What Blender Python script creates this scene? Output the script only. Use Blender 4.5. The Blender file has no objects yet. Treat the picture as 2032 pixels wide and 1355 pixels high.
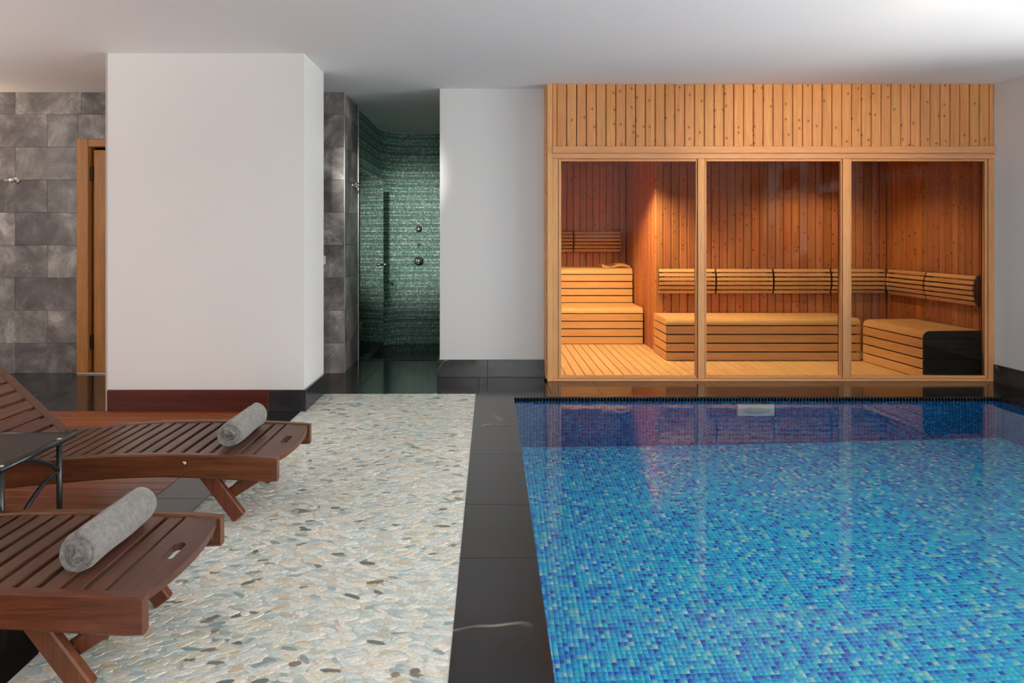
import bpy, bmesh, math, random
import numpy as np
from mathutils import Vector, Matrix

random.seed(7)
RNG = np.random.default_rng(7)
S = bpy.context.scene
COL = S.collection

# ------------------------------------------------------------------ camera, world, exposure
F = 1354.7                      # focal length in pixels of the 2032 x 1355 frame (24 mm)
VX, VY = 974.0, 468.0           # vanishing point
H = 1.25                        # eye height
cam = bpy.data.cameras.new('camera')
cam.sensor_width = 36.0
cam.lens = 24.0
cam.shift_x = (1016.0 - VX) / 2032.0
cam.shift_y = -(677.5 - VY) / 2032.0
cam.clip_start = 0.05
camo = bpy.data.objects.new('camera', cam)
COL.objects.link(camo)
camo.location = (0, 0, H)
camo.rotation_euler = (math.pi / 2, 0, 0)
S.camera = camo

W = bpy.data.worlds.new('sky')
S.world = W
W.use_nodes = True
bg = W.node_tree.nodes['Background']
bg.inputs['Color'].default_value = (1.0, 0.985, 0.965, 1)
bg.inputs['Strength'].default_value = 12.0
S.view_settings.view_transform = 'Standard'
S.view_settings.look = 'None'
S.view_settings.exposure = 0.1
S.view_settings.gamma = 1.0
S.view_settings.use_curve_mapping = False
S.cycles.max_bounces = 9
S.cycles.diffuse_bounces = 4
S.cycles.glossy_bounces = 5
S.cycles.transmission_bounces = 6
S.cycles.use_adaptive_sampling = True
S.cycles.adaptive_threshold = 0.06
S.cycles.transparent_max_bounces = 16
S.cycles.caustics_refractive = True
S.cycles.caustics_reflective = False
S.cycles.use_denoising = True
S.cycles.sample_clamp_indirect = 6.0

CEIL = 2.555
SC_TOP = 2.26
def RW(y):                      # inner face of the right wall, slightly out of square
    return 4.326 + 0.06 * (5.86 - y)
RIGHT_WINDOWS = [(3.55, 4.87), (1.95, 3.25), (0.35, 1.65), (-1.25, 0.05)]
REAR_WINDOWS = [(-0.5, 0.85)]
WZ0, WZ1 = 0.12, 2.38
REAR_Y = -3.0

def portal(name, loc, rot, sx, sy):
    l = bpy.data.lights.new(name, 'AREA')
    l.shape = 'RECTANGLE'; l.size = sx; l.size_y = sy
    l.cycles.is_portal = True
    o = bpy.data.objects.new(name, l); COL.objects.link(o)
    o.location = loc; o.rotation_euler = rot
    return o
for (a, b) in RIGHT_WINDOWS:
    m = (a + b) / 2
    portal('window_daylight', (RW(m) + 0.22, m, (WZ0 + WZ1) / 2), (0, math.pi / 2, 0.06), WZ1 - WZ0, b - a)
for (a, b) in REAR_WINDOWS:
    portal('window_daylight', ((a + b) / 2, REAR_Y - 0.22, (WZ0 + WZ1) / 2), (math.pi / 2, 0, 0), b - a, WZ1 - WZ0)

# ------------------------------------------------------------------ helpers
def wloc(o):
    v = Vector((0, 0, 0))
    while o is not None:
        v += o.location; o = o.parent
    return v

def link(name, data, mat=None, parent=None, loc=(0, 0, 0)):
    """loc is a world position; parents are never rotated"""
    o = bpy.data.objects.new(name, data)
    COL.objects.link(o)
    if mat is not None and data is not None and len(data.materials) == 0:
        data.materials.append(mat)
    if parent is not None:
        o.parent = parent
        o.location = Vector(loc) - wloc(parent)
    else:
        o.location = loc
    return o

def tag(o, label, cat, group=None, kind=None):
    o['label'] = label; o['category'] = cat
    if group: o['group'] = group
    if kind: o['kind'] = kind
    return o

def empty(name, loc, label, cat, group=None, kind=None):
    o = bpy.data.objects.new(name, None); COL.objects.link(o)
    o.location = loc; o.empty_display_size = 0.1
    return tag(o, label, cat, group, kind)

def mesh(name, verts, faces, smooth=False):
    me = bpy.data.meshes.new(name)
    me.from_pydata([tuple(map(float, v)) for v in verts], [], faces)
    me.update()
    if smooth:
        for p in me.polygons: p.use_smooth = True
    return me

BOXF = [(0, 3, 2, 1), (4, 5, 6, 7), (0, 1, 5, 4), (1, 2, 6, 5), (2, 3, 7, 6), (3, 0, 4, 7)]
def boxv(x0, x1, y0, y1, z0, z1):
    return [(x0, y0, z0), (x1, y0, z0), (x1, y1, z0), (x0, y1, z0), (x0, y0, z1), (x1, y0, z1), (x1, y1, z1), (x0, y1, z1)]

def join_boxes(name, boxes):
    V, Fc = [], []
    for b in boxes:
        n = len(V)
        V += boxv(*b) if len(b) == 6 else list(b)      # either extents or 8 corners
        Fc += [tuple(i + n for i in f) for f in BOXF]
    return mesh(name, V, Fc)

def bevel(me, w, seg=1, angle=0.6):
    bm = bmesh.new(); bm.from_mesh(me)
    ed = [e for e in bm.edges if len(e.link_faces) == 2 and e.calc_face_angle(0) > angle]
    bmesh.ops.bevel(bm, geom=ed, offset=w, segments=seg, affect='EDGES', profile=0.5)
    bm.to_mesh(me); bm.free(); me.update()
    return me

_cache = {}
def box_mesh(sx, sy, sz, bv=0.0, mat=None, seg=1, key=''):
    """box with its origin at the lower corner; shared between alike pieces"""
    k = (round(sx, 4), round(sy, 4), round(sz, 4), bv, mat.name if mat else '', seg, key)
    if k not in _cache:
        me = mesh('piece', boxv(0, sx, 0, sy, 0, sz), BOXF)
        if bv > 0: bevel(me, bv, seg)
        if mat: me.materials.append(mat)
        _cache[k] = me
    return _cache[k]

def box(name, x0, x1, y0, y1, z0, z1, mat, parent=None, bv=0.0, seg=1):
    return link(name, box_mesh(x1 - x0, y1 - y0, z1 - z0, bv, mat, seg), None, parent, (x0, y0, z0))

def loft(name, sections, closed_caps=True, smooth=False):
    n = len(sections[0]); V, Fc = [], []
    for s in sections: V += list(s)
    for i in range(len(sections) - 1):
        for j in range(n):
            k = (j + 1) % n
            Fc.append((i * n + j, i * n + k, (i + 1) * n + k, (i + 1) * n + j))
    if closed_caps:
        Fc.append(tuple(range(n - 1, -1, -1)))
        b = (len(sections) - 1) * n
        Fc.append(tuple(range(b, b + n)))
    me = mesh(name, V, Fc)
    bm = bmesh.new(); bm.from_mesh(me); bmesh.ops.recalc_face_normals(bm, faces=bm.faces); bm.to_mesh(me); bm.free()
    if smooth:
        for p in me.polygons: p.use_smooth = len(p.vertices) == 4
    return me

def tube(name, pts, r, n=12, smooth=True):
    pts = [Vector(p) for p in pts]
    secs = []
    up = Vector((0, 0, 1))
    for i, p in enumerate(pts):
        t = (pts[min(i + 1, len(pts) - 1)] - pts[max(i - 1, 0)]).normalized()
        u = up if abs(t.dot(up)) < 0.95 else Vector((1, 0, 0))
        a = t.cross(u).normalized(); b = a.cross(t).normalized()
        rr = r[i] if isinstance(r, (list, tuple)) else r
        secs.append([p + a * rr * math.cos(2 * math.pi * k / n) + b * rr * math.sin(2 * math.pi * k / n) for k in range(n)])
    return loft(name, secs, True, smooth)

def beam(name, p0, p1, w, t, side=Vector((0, 1, 0)), bv=0.004):
    """bar from p0 to p1, thickness t along side, width w across"""
    p0, p1 = Vector(p0), Vector(p1)
    d = (p1 - p0).normalized(); s = side.normalized(); c = d.cross(s).normalized()
    secs = []
    for p in (p0, p1):
        secs.append([p + c * a * w / 2 + s * b * t / 2 for a, b in ((-1, -1), (1, -1), (1, 1), (-1, 1))])
    me = loft(name, secs)
    if bv: bevel(me, bv)
    return me

def lathe(name, prof, axis, origin, n=24, smooth=True):
    """prof: list of (radius, distance along axis)"""
    ax = Vector(axis).normalized(); o = Vector(origin)
    u = ax.cross(Vector((0, 0, 1)) if abs(ax.z) < 0.9 else Vector((1, 0, 0))).normalized(); v = ax.cross(u)
    secs = [[o + ax * d + (u * math.cos(2 * math.pi * k / n) + v * math.sin(2 * math.pi * k / n)) * max(r, 1e-4) for k in range(n)] for r, d in prof]
    return loft(name, secs, True, smooth)

# ------------------------------------------------------------------ materials
def new_mat(name):
    m = bpy.data.materials.new(name); m.use_nodes = True
    nt = m.node_tree
    return m, nt, nt.nodes['Principled BSDF']

def N(nt, typ, **kw):
    n = nt.nodes.new(typ)
    for k, v in kw.items():
        if k in n.inputs: n.inputs[k].default_value = v
        else: setattr(n, k, v)
    return n

def ramp(nt, stops):
    r = nt.nodes.new('ShaderNodeValToRGB')
    e = r.color_ramp.elements
    while len(e) < len(stops): e.new(0.5)
    for i, (p, c) in enumerate(stops):
        e[i].position = p; e[i].color = (*c, 1) if len(c) == 3 else c
    return r

def coords(nt, scale, rand=True, kind='Object'):
    tc = N(nt, 'ShaderNodeTexCoord')
    src = tc.outputs[kind]
    L = nt.links
    if rand:
        oi = N(nt, 'ShaderNodeObjectInfo')
        mu = N(nt, 'ShaderNodeMath', operation='MULTIPLY'); mu.inputs[1].default_value = 61.7
        L.new(oi.outputs['Random'], mu.inputs[0])
        ad = N(nt, 'ShaderNodeVectorMath', operation='ADD')
        L.new(src, ad.inputs[0]); L.new(mu.outputs[0], ad.inputs[1])
        src = ad.outputs[0]
    mp = N(nt, 'ShaderNodeMapping'); mp.inputs['Scale'].default_value = scale
    L.new(src, mp.inputs['Vector'])
    return mp.outputs['Vector']

def vary(nt, col, amount, sat=0.0):
    oi = N(nt, 'ShaderNodeObjectInfo'); L = nt.links
    mr = N(nt, 'ShaderNodeMapRange'); mr.inputs['To Min'].default_value = 1 - amount; mr.inputs['To Max'].default_value = 1 + amount
    L.new(oi.outputs['Random'], mr.inputs['Value'])
    h = N(nt, 'ShaderNodeHueSaturation')
    L.new(mr.outputs[0], h.inputs['Value']); L.new(col, h.inputs['Color'])
    if sat:
        wn = N(nt, 'ShaderNodeTexWhiteNoise', noise_dimensions='1D')
        L.new(oi.outputs['Random'], wn.inputs['W'])
        m2 = N(nt, 'ShaderNodeMapRange'); m2.inputs['To Min'].default_value = 0.5 - sat; m2.inputs['To Max'].default_value = 0.5 + sat
        L.new(wn.outputs['Value'], m2.inputs['Value']); L.new(m2.outputs[0], h.inputs['Hue'])
    return h.outputs['Color']

def mat_plain(name, col, rough=0.6, metal=0.0, bump=0.0, bscale=60, spec=0.5):
    m, nt, b = new_mat(name)
    b.inputs['Base Color'].default_value = (*col, 1); b.inputs['Roughness'].default_value = rough
    b.inputs['Metallic'].default_value = metal; b.inputs['Specular IOR Level'].default_value = spec
    if bump:
        n = N(nt, 'ShaderNodeTexNoise', Scale=bscale, Detail=4.0)
        nt.links.new(coords(nt, (1, 1, 1), False), n.inputs['Vector'])
        bp = N(nt, 'ShaderNodeBump', Strength=bump, Distance=0.01)
        nt.links.new(n.outputs['Fac'], bp.inputs['Height']); nt.links.new(bp.outputs[0], b.inputs['Normal'])
    return m

def mat_wood(name, dark, light, axis, rough=0.5, knots=0.0, var=0.12, along=1.3, across=26.0, knot_col=(0.12, 0.035, 0.012), hue=0.008, spec=0.4, fine=0.16):
    m, nt, b = new_mat(name); L = nt.links
    sc = {'X': (along, across, across), 'Y': (across, along, across), 'Z': (across, across, along)}[axis]
    v = coords(nt, sc)
    n1 = N(nt, 'ShaderNodeTexNoise', Scale=1.0, Detail=5.0, Roughness=0.6, Distortion=0.8)
    L.new(v, n1.inputs['Vector'])
    r = ramp(nt, [(0.28, dark), (0.72, light)]); L.new(n1.outputs['Fac'], r.inputs[0])
    v2 = coords(nt, tuple(s * 4.5 for s in sc))
    n2 = N(nt, 'ShaderNodeTexNoise', Scale=1.0, Detail=3.0); L.new(v2, n2.inputs['Vector'])
    r2 = ramp(nt, [(0.35, (1 - fine,) * 3), (0.6, (1, 1, 1))]); L.new(n2.outputs['Fac'], r2.inputs[0])
    mx = N(nt, 'ShaderNodeMix', data_type='RGBA', blend_type='MULTIPLY'); mx.inputs[0].default_value = 1.0
    L.new(r.outputs[0], mx.inputs[6]); L.new(r2.outputs[0], mx.inputs[7])
    col = mx.outputs[2]
    if knots > 0:
        ks = {'X': (6, 11, 11), 'Y': (11, 6, 11), 'Z': (13, 13, 10)}[axis]
        vk = coords(nt, ks)
        sx_ = N(nt, 'ShaderNodeSeparateXYZ'); L.new(vk, sx_.inputs[0])
        cx_ = N(nt, 'ShaderNodeCombineXYZ'); L.new(sx_.outputs[0], cx_.inputs[0]); L.new(sx_.outputs[2], cx_.inputs[1])
        vo = N(nt, 'ShaderNodeTexVoronoi', Scale=1.0, Randomness=1.0, voronoi_dimensions='2D'); L.new(cx_.outputs[0], vo.inputs['Vector'])
        kr = ramp(nt, [(0.05, (1, 1, 1)), (0.10, (0.45, 0.45, 0.45)), (0.19, (0, 0, 0))]); L.new(vo.outputs['Distance'], kr.inputs[0])
        sp = N(nt, 'ShaderNodeSeparateColor'); L.new(vo.outputs['Color'], sp.inputs[0])
        gt = N(nt, 'ShaderNodeMath', operation='LESS_THAN'); gt.inputs[1].default_value = knots
        L.new(sp.outputs[0], gt.inputs[0])
        mm = N(nt, 'ShaderNodeMath', operation='MULTIPLY'); L.new(kr.outputs[0], mm.inputs[0]); L.new(gt.outputs[0], mm.inputs[1])
        mk = N(nt, 'ShaderNodeMix', data_type='RGBA'); L.new(mm.outputs[0], mk.inputs[0]); L.new(col, mk.inputs[6]); mk.inputs[7].default_value = (*knot_col, 1)
        col = mk.outputs[2]
    col = vary(nt, col, var, hue)
    L.new(col, b.inputs['Base Color'])
    b.inputs['Roughness'].default_value = rough; b.inputs['Specular IOR Level'].default_value = spec
    bp = N(nt, 'ShaderNodeBump', Strength=0.12, Distance=0.004)
    L.new(n2.outputs['Fac'], bp.inputs['Height']); L.new(bp.outputs[0], b.inputs['Normal'])
    return m

def mat_marble(name, base, vein, rough=0.12, vscale=0.9, width=0.006, var=0.25, cloud=(1.0, 1.5), spec=0.5):
    m, nt, b = new_mat(name); L = nt.links
    v = coords(nt, (1, 1, 1))
    n = N(nt, 'ShaderNodeTexNoise', Scale=vscale, Detail=3.5, Roughness=0.5, Distortion=0.5); L.new(v, n.inputs['Vector'])
    s = N(nt, 'ShaderNodeMath', operation='SUBTRACT'); s.inputs[1].default_value = 0.5; L.new(n.outputs['Fac'], s.inputs[0])
    a = N(nt, 'ShaderNodeMath', operation='ABSOLUTE'); L.new(s.outputs[0], a.inputs[0])
    vr = ramp(nt, [(0.0, (1, 1, 1)), (width, (0, 0, 0))]); L.new(a.outputs[0], vr.inputs[0])
    n3 = N(nt, 'ShaderNodeTexNoise', Scale=2.3, Detail=2.0); L.new(v, n3.inputs['Vector'])
    r3 = ramp(nt, [(0.52, (0, 0, 0)), (0.68, (1, 1, 1))]); L.new(n3.outputs['Fac'], r3.inputs[0])
    mm = N(nt, 'ShaderNodeMath', operation='MULTIPLY'); L.new(vr.outputs[0], mm.inputs[0]); L.new(r3.outputs[0], mm.inputs[1])
    n2 = N(nt, 'ShaderNodeTexNoise', Scale=5.0, Detail=7.0, Roughness=0.65); L.new(v, n2.inputs['Vector'])
    cr = ramp(nt, [(0.3, tuple(c * cloud[0] for c in base)), (0.75, tuple(c * cloud[1] for c in base))]); L.new(n2.outputs['Fac'], cr.inputs[0])
    mk = N(nt, 'ShaderNodeMix', data_type='RGBA'); L.new(mm.outputs[0], mk.inputs[0]); L.new(cr.outputs[0], mk.inputs[6]); mk.inputs[7].default_value = (*vein, 1)
    L.new(vary(nt, mk.outputs[2], var), b.inputs['Base Color'])
    b.inputs['Roughness'].default_value = rough; b.inputs['Specular IOR Level'].default_value = spec
    return m

def mat_stone(name):
    m, nt, b = new_mat(name); L = nt.links
    v = coords(nt, (1, 1, 1))
    n = N(nt, 'ShaderNodeTexNoise', Scale=3.2, Detail=9.0, Roughness=0.68, Distortion=0.5); L.new(v, n.inputs['Vector'])
    r = ramp(nt, [(0.34, (0.095, 0.083, 0.083)), (0.46, (0.165, 0.15, 0.145)), (0.555, (0.27, 0.25, 0.24)), (0.66, (0.50, 0.475, 0.44))]); L.new(n.outputs['Fac'], r.inputs[0])
    n2 = N(nt, 'ShaderNodeTexNoise', Scale=5.0, Detail=5.0, Distortion=1.2); L.new(v, n2.inputs['Vector'])
    s = N(nt, 'ShaderNodeMath', operation='SUBTRACT'); s.inputs[1].default_value = 0.5; L.new(n2.outputs['Fac'], s.inputs[0])
    a = N(nt, 'ShaderNodeMath', operation='ABSOLUTE'); L.new(s.outputs[0], a.inputs[0])
    vr = ramp(nt, [(0.0, (1, 1, 1)), (0.03, (0, 0, 0))]); L.new(a.outputs[0], vr.inputs[0])
    n3 = N(nt, 'ShaderNodeTexNoise', Scale=2.6, Detail=3.0); L.new(v, n3.inputs['Vector'])
    r3 = ramp(nt, [(0.5, (0, 0, 0)), (0.75, (0.8, 0.8, 0.8))]); L.new(n3.outputs['Fac'], r3.inputs[0])
    mm = N(nt, 'ShaderNodeMath', operation='MULTIPLY'); L.new(vr.outputs[0], mm.inputs[0]); L.new(r3.outputs[0], mm.inputs[1])
    mk = N(nt, 'ShaderNodeMix', data_type='RGBA'); L.new(mm.outputs[0], mk.inputs[0]); L.new(r.outputs[0], mk.inputs[6]); mk.inputs[7].default_value = (0.5, 0.48, 0.46, 1)
    L.new(vary(nt, mk.outputs[2], 0.24, 0.014), b.inputs['Base Color'])
    b.inputs['Roughness'].default_value = 0.38
    return m

def mat_attr(name, rough=0.3, spec=0.5, noise=0.0):
    m, nt, b = new_mat(name); L = nt.links
    at = N(nt, 'ShaderNodeAttribute', attribute_name='col')
    col = at.outputs['Color']
    if noise:
        n = N(nt, 'ShaderNodeTexNoise', Scale=90.0, Detail=3.0); L.new(coords(nt, (1, 1, 1), False), n.inputs['Vector'])
        r = ramp(nt, [(0.3, (1 - noise,) * 3), (0.7, (1 + noise * 0.3,) * 3)]); L.new(n.outputs['Fac'], r.inputs[0])
        mx = N(nt, 'ShaderNodeMix', data_type='RGBA', blend_type='MULTIPLY'); mx.inputs[0].default_value = 1
        L.new(col, mx.inputs[6]); L.new(r.outputs[0], mx.inputs[7]); col = mx.outputs[2]
    L.new(col, b.inputs['Base Color'])
    b.inputs['Roughness'].default_value = rough; b.inputs['Specular IOR Level'].default_value = spec
    return m

def mat_glass(name, tint, ior=1.5, rough=0.0):
    """thin clear sheet: Fresnel mirror over a clear body"""
    m = bpy.data.materials.new(name); m.use_nodes = True; nt = m.node_tree; L = nt.links
    nt.nodes.remove(nt.nodes['Principled BSDF'])
    out = nt.nodes['Material Output']
    t = N(nt, 'ShaderNodeBsdfTransparent'); t.inputs['Color'].default_value = (*tint, 1)
    g = N(nt, 'ShaderNodeBsdfGlossy'); g.inputs['Roughness'].default_value = rough
    fr = N(nt, 'ShaderNodeFresnel', IOR=ior)
    mx = N(nt, 'ShaderNodeMixShader')
    L.new(fr.outputs[0], mx.inputs[0]); L.new(t.outputs[0], mx.inputs[1]); L.new(g.outputs[0], mx.inputs[2]); L.new(mx.outputs[0], out.inputs[0])
    return m

def mat_water(name):
    m = bpy.data.materials.new(name); m.use_nodes = True; nt = m.node_tree; L = nt.links
    nt.nodes.remove(nt.nodes['Principled BSDF'])
    out = nt.nodes['Material Output']
    g = N(nt, 'ShaderNodeBsdfGlass', IOR=1.33, Roughness=0.0); g.inputs['Color'].default_value = (0.93, 0.985, 1.0, 1)
    n = N(nt, 'ShaderNodeTexNoise', Scale=4.0, Detail=2.0); L.new(coords(nt, (1, 1, 1), False), n.inputs['Vector'])
    bp = N(nt, 'ShaderNodeBump', Strength=0.05, Distance=0.012)
    L.new(n.outputs['Fac'], bp.inputs['Height']); L.new(bp.outputs[0], g.inputs['Normal'])
    L.new(g.outputs[0], out.inputs[0])
    return m

M_white = mat_plain('white_paint', (0.78, 0.77, 0.76), 0.7, bump=0.03, bscale=40)
M_ceiling = mat_plain('ceiling_paint', (0.88, 0.88, 0.89), 0.8)
M_black = mat_marble('black_marble', (0.017, 0.0155, 0.0155), (0.34, 0.30, 0.26), rough=0.13, vscale=0.6, width=0.0022, cloud=(0.8, 1.4))
M_blackbase = mat_marble('black_marble_skirting', (0.017, 0.017, 0.019), (0.5, 0.48, 0.46), rough=0.22, vscale=1.6, width=0.007, cloud=(0.6, 2.6))
M_grout_dark = mat_plain('dark_grout', (0.06, 0.055, 0.05), 0.8)
M_stone = mat_stone('grey_stone')
M_stone_grout = mat_plain('stone_grout', (0.16, 0.15, 0.145), 0.85)
M_deck = mat_wood('teak_deck', (0.19, 0.045, 0.014), (0.36, 0.105, 0.032), 'X', rough=0.34, var=0.12, along=0.8, across=30)
M_redbase = mat_wood('mahogany_skirting', (0.05, 0.008, 0.006), (0.11, 0.02, 0.014), 'X', rough=0.35, along=1.0)
M_lounger = mat_wood('stained_teak', (0.07, 0.019, 0.0085), (0.15, 0.046, 0.019), 'X', rough=0.30, var=0.16, along=2.0, across=40, fine=0.3)
M_lslat = mat_wood('stained_teak_slat', (0.068, 0.025, 0.0135), (0.135, 0.053, 0.028), 'Y', rough=0.36, var=0.18, along=2.0, across=40, fine=0.3)
M_lleg = mat_wood('stained_teak_leg', (0.07, 0.019, 0.009), (0.155, 0.047, 0.02), 'Z', rough=0.34, var=0.12, along=3.0, across=40)
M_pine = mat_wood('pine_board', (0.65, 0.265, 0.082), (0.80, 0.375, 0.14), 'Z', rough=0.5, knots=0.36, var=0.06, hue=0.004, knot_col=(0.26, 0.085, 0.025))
M_pineX = mat_wood('pine_rail', (0.78, 0.38, 0.155), (0.82, 0.42, 0.18), 'X', rough=0.5, var=0.05)
M_pineZ = mat_wood('pine_post', (0.77, 0.37, 0.15), (0.82, 0.415, 0.178), 'Z', rough=0.5, var=0.05)
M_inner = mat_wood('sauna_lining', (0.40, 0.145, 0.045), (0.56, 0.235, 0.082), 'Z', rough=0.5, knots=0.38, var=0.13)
M_bench = mat_wood('sauna_bench_wood_x', (0.66, 0.40, 0.165), (0.76, 0.49, 0.225), 'X', rough=0.5, var=0.06)
M_benchY = mat_wood('sauna_bench_wood_y', (0.66, 0.40, 0.165), (0.76, 0.49, 0.225), 'Y', rough=0.5, var=0.06)
M_dark_in = mat_plain('shadow_gap_backing', (0.03, 0.014, 0.006), 0.9)
M_door = mat_wood('door_oak', (0.36, 0.14, 0.036), (0.52, 0.225, 0.062), 'Z', rough=0.4, var=0.08)
M_doorX = mat_wood('door_oak_x', (0.36, 0.14, 0.036), (0.52, 0.225, 0.062), 'X', rough=0.4, var=0.08)
M_chrome = mat_plain('chrome', (0.88, 0.88, 0.89), 0.22, 1.0)
M_brass = mat_plain('brass', (0.6, 0.42, 0.2), 0.3, 1.0)
M_iron = mat_plain('black_metal', (0.012, 0.012, 0.014), 0.3)
M_alu = mat_plain('aluminium_trim', (0.6, 0.58, 0.56), 0.35, 0.8)
M_hinge = mat_plain('dark_bronze', (0.04, 0.025, 0.015), 0.4, 0.8)
M_glass = mat_glass('sauna_glass', (0.82, 0.80, 0.775), 1.27)
M_wglass = mat_glass('window_glass', (0.97, 0.98, 0.98), 1.45)
M_sglass = mat_glass('shower_glass', (0.80, 0.88, 0.86), 1.5)
M_water = mat_water('pool_water')
M_pebble = mat_attr('sliced_pebble', 0.42, noise=0.25)
M_pgrout = mat_plain('pebble_grout', (0.62, 0.615, 0.57), 0.7, bump=0.1, bscale=120)
M_pool = mat_attr('pool_mosaic', 0.2)
M_poolgrout = mat_plain('pool_grout', (0.20, 0.64, 0.86), 0.7)
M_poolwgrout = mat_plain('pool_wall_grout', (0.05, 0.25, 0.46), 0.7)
M_shower = mat_attr('green_mosaic', 0.16)
M_showergrout = mat_plain('green_mosaic_grout', (0.44, 0.48, 0.45), 0.7)
M_plastic = mat_plain('white_plastic', (0.8, 0.8, 0.78), 0.4)
M_frame = mat_plain('window_frame_paint', (0.55, 0.56, 0.58), 0.45)

def mat_towel():
    m, nt, b = new_mat('grey_terry'); L = nt.links
    v = coords(nt, (1, 1, 1))
    n = N(nt, 'ShaderNodeTexNoise', Scale=55.0, Detail=5.0, Roughness=0.7); L.new(v, n.inputs['Vector'])
    r = ramp(nt, [(0.3, (0.12, 0.112, 0.105)), (0.7, (0.27, 0.252, 0.235))]); L.new(n.outputs['Fac'], r.inputs[0])
    L.new(r.outputs[0], b.inputs['Base Color']); b.inputs['Roughness'].default_value = 0.95
    b.inputs['Sheen Weight'].default_value = 0.3
    n2 = N(nt, 'ShaderNodeTexNoise', Scale=320.0, Detail=3.0); L.new(v, n2.inputs['Vector'])
    bp = N(nt, 'ShaderNodeBump', Strength=0.7, Distance=0.004); L.new(n2.outputs['Fac'], bp.inputs['Height']); L.new(bp.outputs[0], b.inputs['Normal'])
    return m
M_towel = mat_towel()

def mat_weave():
    m, nt, b = new_mat('brown_mesh_weave'); L = nt.links
    v = coords(nt, (1, 1, 1), False)
    n = N(nt, 'ShaderNodeTexNoise', Scale=220.0, Detail=3.0); L.new(v, n.inputs['Vector'])
    r = ramp(nt, [(0.35, (0.022, 0.016, 0.014)), (0.68, (0.10, 0.078, 0.066))]); L.new(n.outputs['Fac'], r.inputs[0])
    L.new(r.outputs[0], b.inputs['Base Color']); b.inputs['Roughness'].default_value = 0.8; b.inputs['Specular IOR Level'].default_value = 0.15
    bp = N(nt, 'ShaderNodeBump', Strength=0.4, Distance=0.002); L.new(n.outputs['Fac'], bp.inputs['Height']); L.new(bp.outputs[0], b.inputs['Normal'])
    return m
M_weave = mat_weave()

# ------------------------------------------------------------------ piece layers
def rect_minus(r, holes):
    rs = [r]
    for h in holes:
        out = []
        for (a, b, c, d) in rs:                 # u0,u1,v0,v1
            if b <= h[0] or a >= h[1] or d <= h[2] or c >= h[3]:
                out.append((a, b, c, d)); continue
            if a < h[0]: out.append((a, h[0], c, d))
            if b > h[1]: out.append((h[1], b, c, d))
            ia, ib = max(a, h[0]), min(b, h[1])
            if c < h[2]: out.append((ia, ib, c, h[2]))
            if d > h[3]: out.append((ia, ib, h[3], d))
        rs = out
    return [q for q in rs if q[1] - q[0] > 0.012 and q[3] - q[2] > 0.012]

def tile_floor(parent, name, x0, x1, y0, y1, tx, ty, mat, z=0.0, th=0.008, gap=0.0025, ox=0.0, oy=0.0, stagger=0.0, bv=0.0008):
    j = math.floor((y0 - oy) / ty); row = 0
    while oy + j * ty < y1 - 1e-6:
        a, b = max(y0, oy + j * ty), min(y1, oy + (j + 1) * ty)
        sh = ox + (stagger * tx if j % 2 else 0)
        i = math.floor((x0 - sh) / tx)
        while sh + i * tx < x1 - 1e-6:
            c, d = max(x0, sh + i * tx), min(x1, sh + (i + 1) * tx)
            if b - a > 0.02 and d - c > 0.02:
                box(name, c + gap / 2, d - gap / 2, a + gap / 2, b - gap / 2, z - th, z, mat, parent, bv)
            i += 1
        j += 1

def mosaic_mesh(name, C, U, V, Nn, hu, hv, hgt, colors, inset=0.0012, tilt=0.0):
    """C,U,V,Nn: (n,3) arrays; each tile is a raised flat-topped chip"""
    n = len(C); C = np.asarray(C, float)
    vs = np.zeros((n, 8, 3))
    sg = [(-1, -1), (1, -1), (1, 1), (-1, 1)]
    tl = (RNG.random((n, 4)) - 0.5) * tilt
    for k, (a, b) in enumerate(sg):
        vs[:, k] = C + U * a * hu + V * b * hv
        vs[:, 4 + k] = C + U * a * (hu - inset) + V * b * (hv - inset) + Nn * (hgt + tl[:, k])[:, None]
    base = (np.arange(n) * 8)[:, None]
    fl = np.array([[4, 5, 6, 7], [0, 1, 5, 4], [1, 2, 6, 5], [2, 3, 7, 6], [3, 0, 4, 7]])
    faces = (base[:, None, :] + fl[None]).reshape(-1, 4)
    me = bpy.data.meshes.new(name)
    nv, nf = n * 8, len(faces)
    me.vertices.add(nv); me.vertices.foreach_set('co', vs.reshape(-1))
    me.loops.add(nf * 4); me.loops.foreach_set('vertex_index', faces.reshape(-1).astype(np.int32))
    me.polygons.add(nf); me.polygons.foreach_set('loop_start', (np.arange(nf) * 4).astype(np.int32))
    me.update(calc_edges=True)
    at = me.attributes.new('col', 'FLOAT_COLOR', 'FACE')
    cc = np.ones((n, 5, 4)); cc[:, :, :3] = np.asarray(colors)[:, None, :]
    at.data.foreach_set('color', cc.reshape(-1))
    return me

def face_color(me, col):
    at = me.attributes.new('col', 'FLOAT_COLOR', 'FACE')
    at.data.foreach_set('color', np.tile(np.array([*col, 1.0]), len(me.polygons)))
    return me

# ================================================================== SETTING
# ---- outer shell
ST = 'structure'
ceil = box('ceiling', -5.75, 5.0, -3.3, 9.35, CEIL, CEIL + 0.15, M_ceiling)
tag(ceil, 'flat pale grey painted ceiling over the whole pool room', 'ceiling', kind=ST)
slab = box('floor_base', -5.75, 5.0, -3.3, 9.35, -1.5, -1.28, M_grout_dark)
tag(slab, 'dark concrete slab far below the floors and pool', 'floor', kind=ST)
o = box('wall_left', -5.75, -5.55, -3.3, 9.35, -1.28, CEIL, M_white); tag(o, 'plain white side wall left of the loungers', 'wall', kind=ST)
o = box('wall_back', -5.55, 4.1, 9.15, 9.35, -1.28, CEIL, M_white); tag(o, 'plain outer wall behind sauna and shower', 'wall', kind=ST)

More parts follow.
